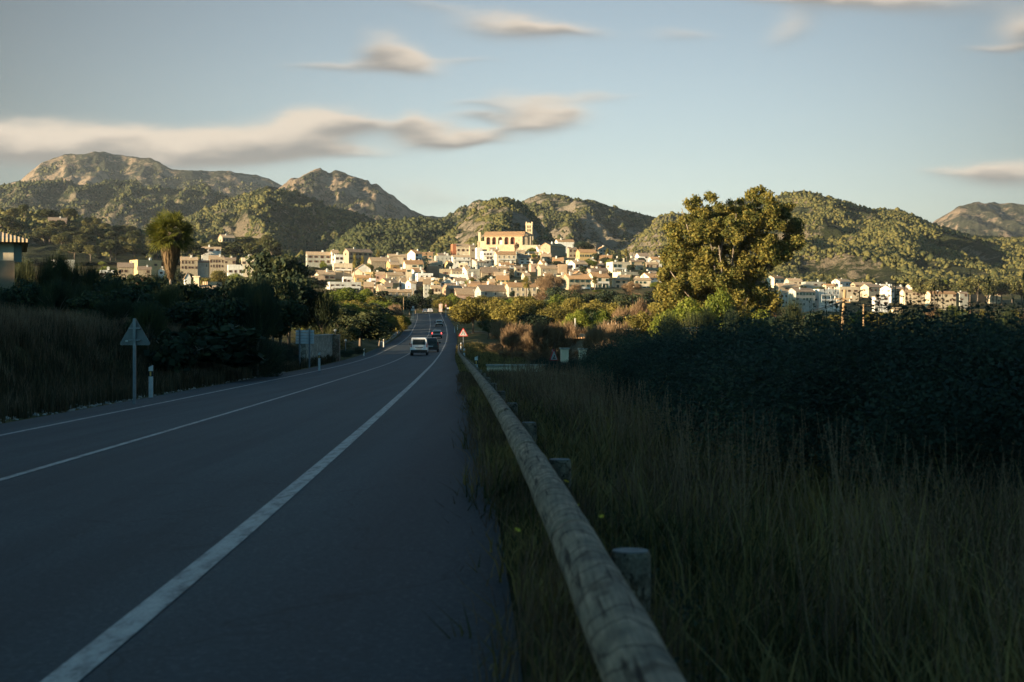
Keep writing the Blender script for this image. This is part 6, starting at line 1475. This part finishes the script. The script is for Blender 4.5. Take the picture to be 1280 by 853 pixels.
CL = [(0, 178, 120, 24, .02, 1.3), (130, 185, 110, 24, .04, 1.3), (240, 184, 90, 19, .0, 1.2), (330, 182, 80, 20, -.1, 1.2), (385, 165, 55, 22, -.25, 1.15), (425, 156, 55, 9, .02, .9), (430, 189, 52, 7, .03, .8), (375, 152, 30, 12, -.1, .6),
      (525, 166, 46, 16, .06, 1.15), (570, 177, 62, 8, -.03, .95), (612, 168, 60, 7, -.25, .6), (512, 148, 14, 13, .3, .6), (660, 138, 46, 20, .12, .95), (695, 150, 46, 15, -.1, .85), (735, 122, 60, 6, -.05, .6), (600, 148, 40, 6, .1, .55), (590, 130, 36, 5, 0, .4),
      (640, 34, 64, 18, .04, 1.0), (700, 36, 56, 9, .1, .7), (484, 62, 34, 22, .5, .85), (512, 80, 40, 13, .15, .85), (430, 84, 62, 7, .0, .75), (575, 74, 50, 5, .03, .5), (540, 8, 60, 8, .1, .4),
      (990, 38, 34, 18, -.4, .7), (850, 44, 44, 9, .0, .55), (1110, 3, 120, 14, .03, 1.0), (1000, 2, 80, 5, 0, .4), (1285, 35, 45, 20, -.3, 1.1), (1255, 60, 50, 5, -.05, .6), (1262, 217, 62, 16, -.02, 1.3), (1200, 214, 45, 6, .0, .6),
      (520, 238, 48, 14, .05, .38), (560, 252, 50, 8, 0, .3), (820, 258, 80, 9, .02, .35), (580, 210, 40, 4, 0, .25), (660, 238, 60, 8, 0, .2)]
S = None; W = None
for (cx, cy, rx, ry, tl, am) in CL:
    c_, s_a = math.cos(tl), math.sin(tl)
    du = mth('ADD', U2, -cx / 100); dv = mth('ADD', V2, -cy / 100)
    a = mth('MULTIPLY', mth('MULTIPLY_ADD', dv, s_a, mth('MULTIPLY', du, c_)), 100 / rx)
    b = mth('MULTIPLY', mth('MULTIPLY_ADD', du, -s_a, mth('MULTIPLY', dv, c_)), 100 / ry)
    q = mth('MULTIPLY_ADD', a, a, mth('MULTIPLY', b, b))
    g = mth('MULTIPLY', mth('POWER', 2.718, mth('MULTIPLY', q, -.8)), am)
    S = g if S is None else mth('ADD', S, g); gb = mth('MULTIPLY', g, b); W = gb if W is None else mth('ADD', W, gb)
den = mth('MULTIPLY', S, mth('MULTIPLY_ADD', nz, 1.3, .6)); den = mth('MULTIPLY', den, mth('GREATER_THAN', sp.outputs[1], .05))
mr = N(n, 'ShaderNodeMapRange', interpolation_type='SMOOTHSTEP'); mr.inputs[1].default_value = .08; mr.inputs[2].default_value = 1.7; n.links.new(den, mr.inputs[0])
cov = mth('MULTIPLY', mr.outputs[0], .93)
low = mth('ADD', mth('DIVIDE', W, mth('MAXIMUM', S, .05)), mth('MULTIPLY_ADD', nz, 1.6, -.8))
lf = N(n, 'ShaderNodeMapRange', interpolation_type='SMOOTHSTEP'); lf.inputs[1].default_value = -.7; lf.inputs[2].default_value = .75; n.links.new(low, lf.inputs[0])
CT, CB = (3.9, 3.3, 2.65), (1.5, 1.4, 1.3)
cc = mixc(n, lf.outputs[0], CT, CB)
hs = N(n, 'ShaderNodeHueSaturation'); hs.inputs['Saturation'].default_value = .72; n.links.new(sk.outputs[0], hs.inputs['Color'])
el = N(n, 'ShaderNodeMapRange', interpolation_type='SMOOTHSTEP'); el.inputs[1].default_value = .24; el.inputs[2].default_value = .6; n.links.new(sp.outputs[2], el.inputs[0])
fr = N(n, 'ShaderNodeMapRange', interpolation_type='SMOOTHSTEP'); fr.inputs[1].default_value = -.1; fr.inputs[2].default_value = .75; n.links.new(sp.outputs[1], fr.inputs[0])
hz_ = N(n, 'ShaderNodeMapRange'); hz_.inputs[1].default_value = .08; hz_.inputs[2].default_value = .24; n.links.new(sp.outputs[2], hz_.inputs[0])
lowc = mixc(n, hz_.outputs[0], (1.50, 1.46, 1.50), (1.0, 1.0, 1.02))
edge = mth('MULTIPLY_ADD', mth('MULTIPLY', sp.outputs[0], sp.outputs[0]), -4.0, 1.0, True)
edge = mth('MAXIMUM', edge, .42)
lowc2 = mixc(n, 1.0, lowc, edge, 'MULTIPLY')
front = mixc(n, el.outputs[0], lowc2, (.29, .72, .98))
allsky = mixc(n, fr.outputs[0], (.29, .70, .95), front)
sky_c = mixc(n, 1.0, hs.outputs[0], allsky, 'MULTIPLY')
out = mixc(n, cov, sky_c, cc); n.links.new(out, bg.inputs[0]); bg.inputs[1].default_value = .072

cam = bpy.data.cameras.new('camera'); cam.lens = 50; cam.sensor_width = 36; cam.clip_end = 20000; cam.clip_start = .05
cam.dof.use_dof = True; cam.dof.focus_distance = 260; cam.dof.aperture_fstop = 4.5
co = bpy.data.objects.new('camera', cam); C.objects.link(co); co.location = (0, 0, 0); co.rotation_euler = (rad(90), 0, 0); bpy.context.scene.camera = co
sc = bpy.context.scene
sc.view_settings.view_transform = 'Standard'; sc.view_settings.look = 'None'; sc.view_settings.exposure = 1.58; sc.view_settings.gamma = 1
sc.cycles.use_denoising = True; sc.cycles.max_bounces = 4; sc.cycles.diffuse_bounces = 2; sc.cycles.transmission_bounces = 3; sc.cycles.volume_bounces = 0; sc.cycles.caustics_reflective = False; sc.cycles.caustics_refractive = False
sc.cycles.sample_clamp_indirect = 4
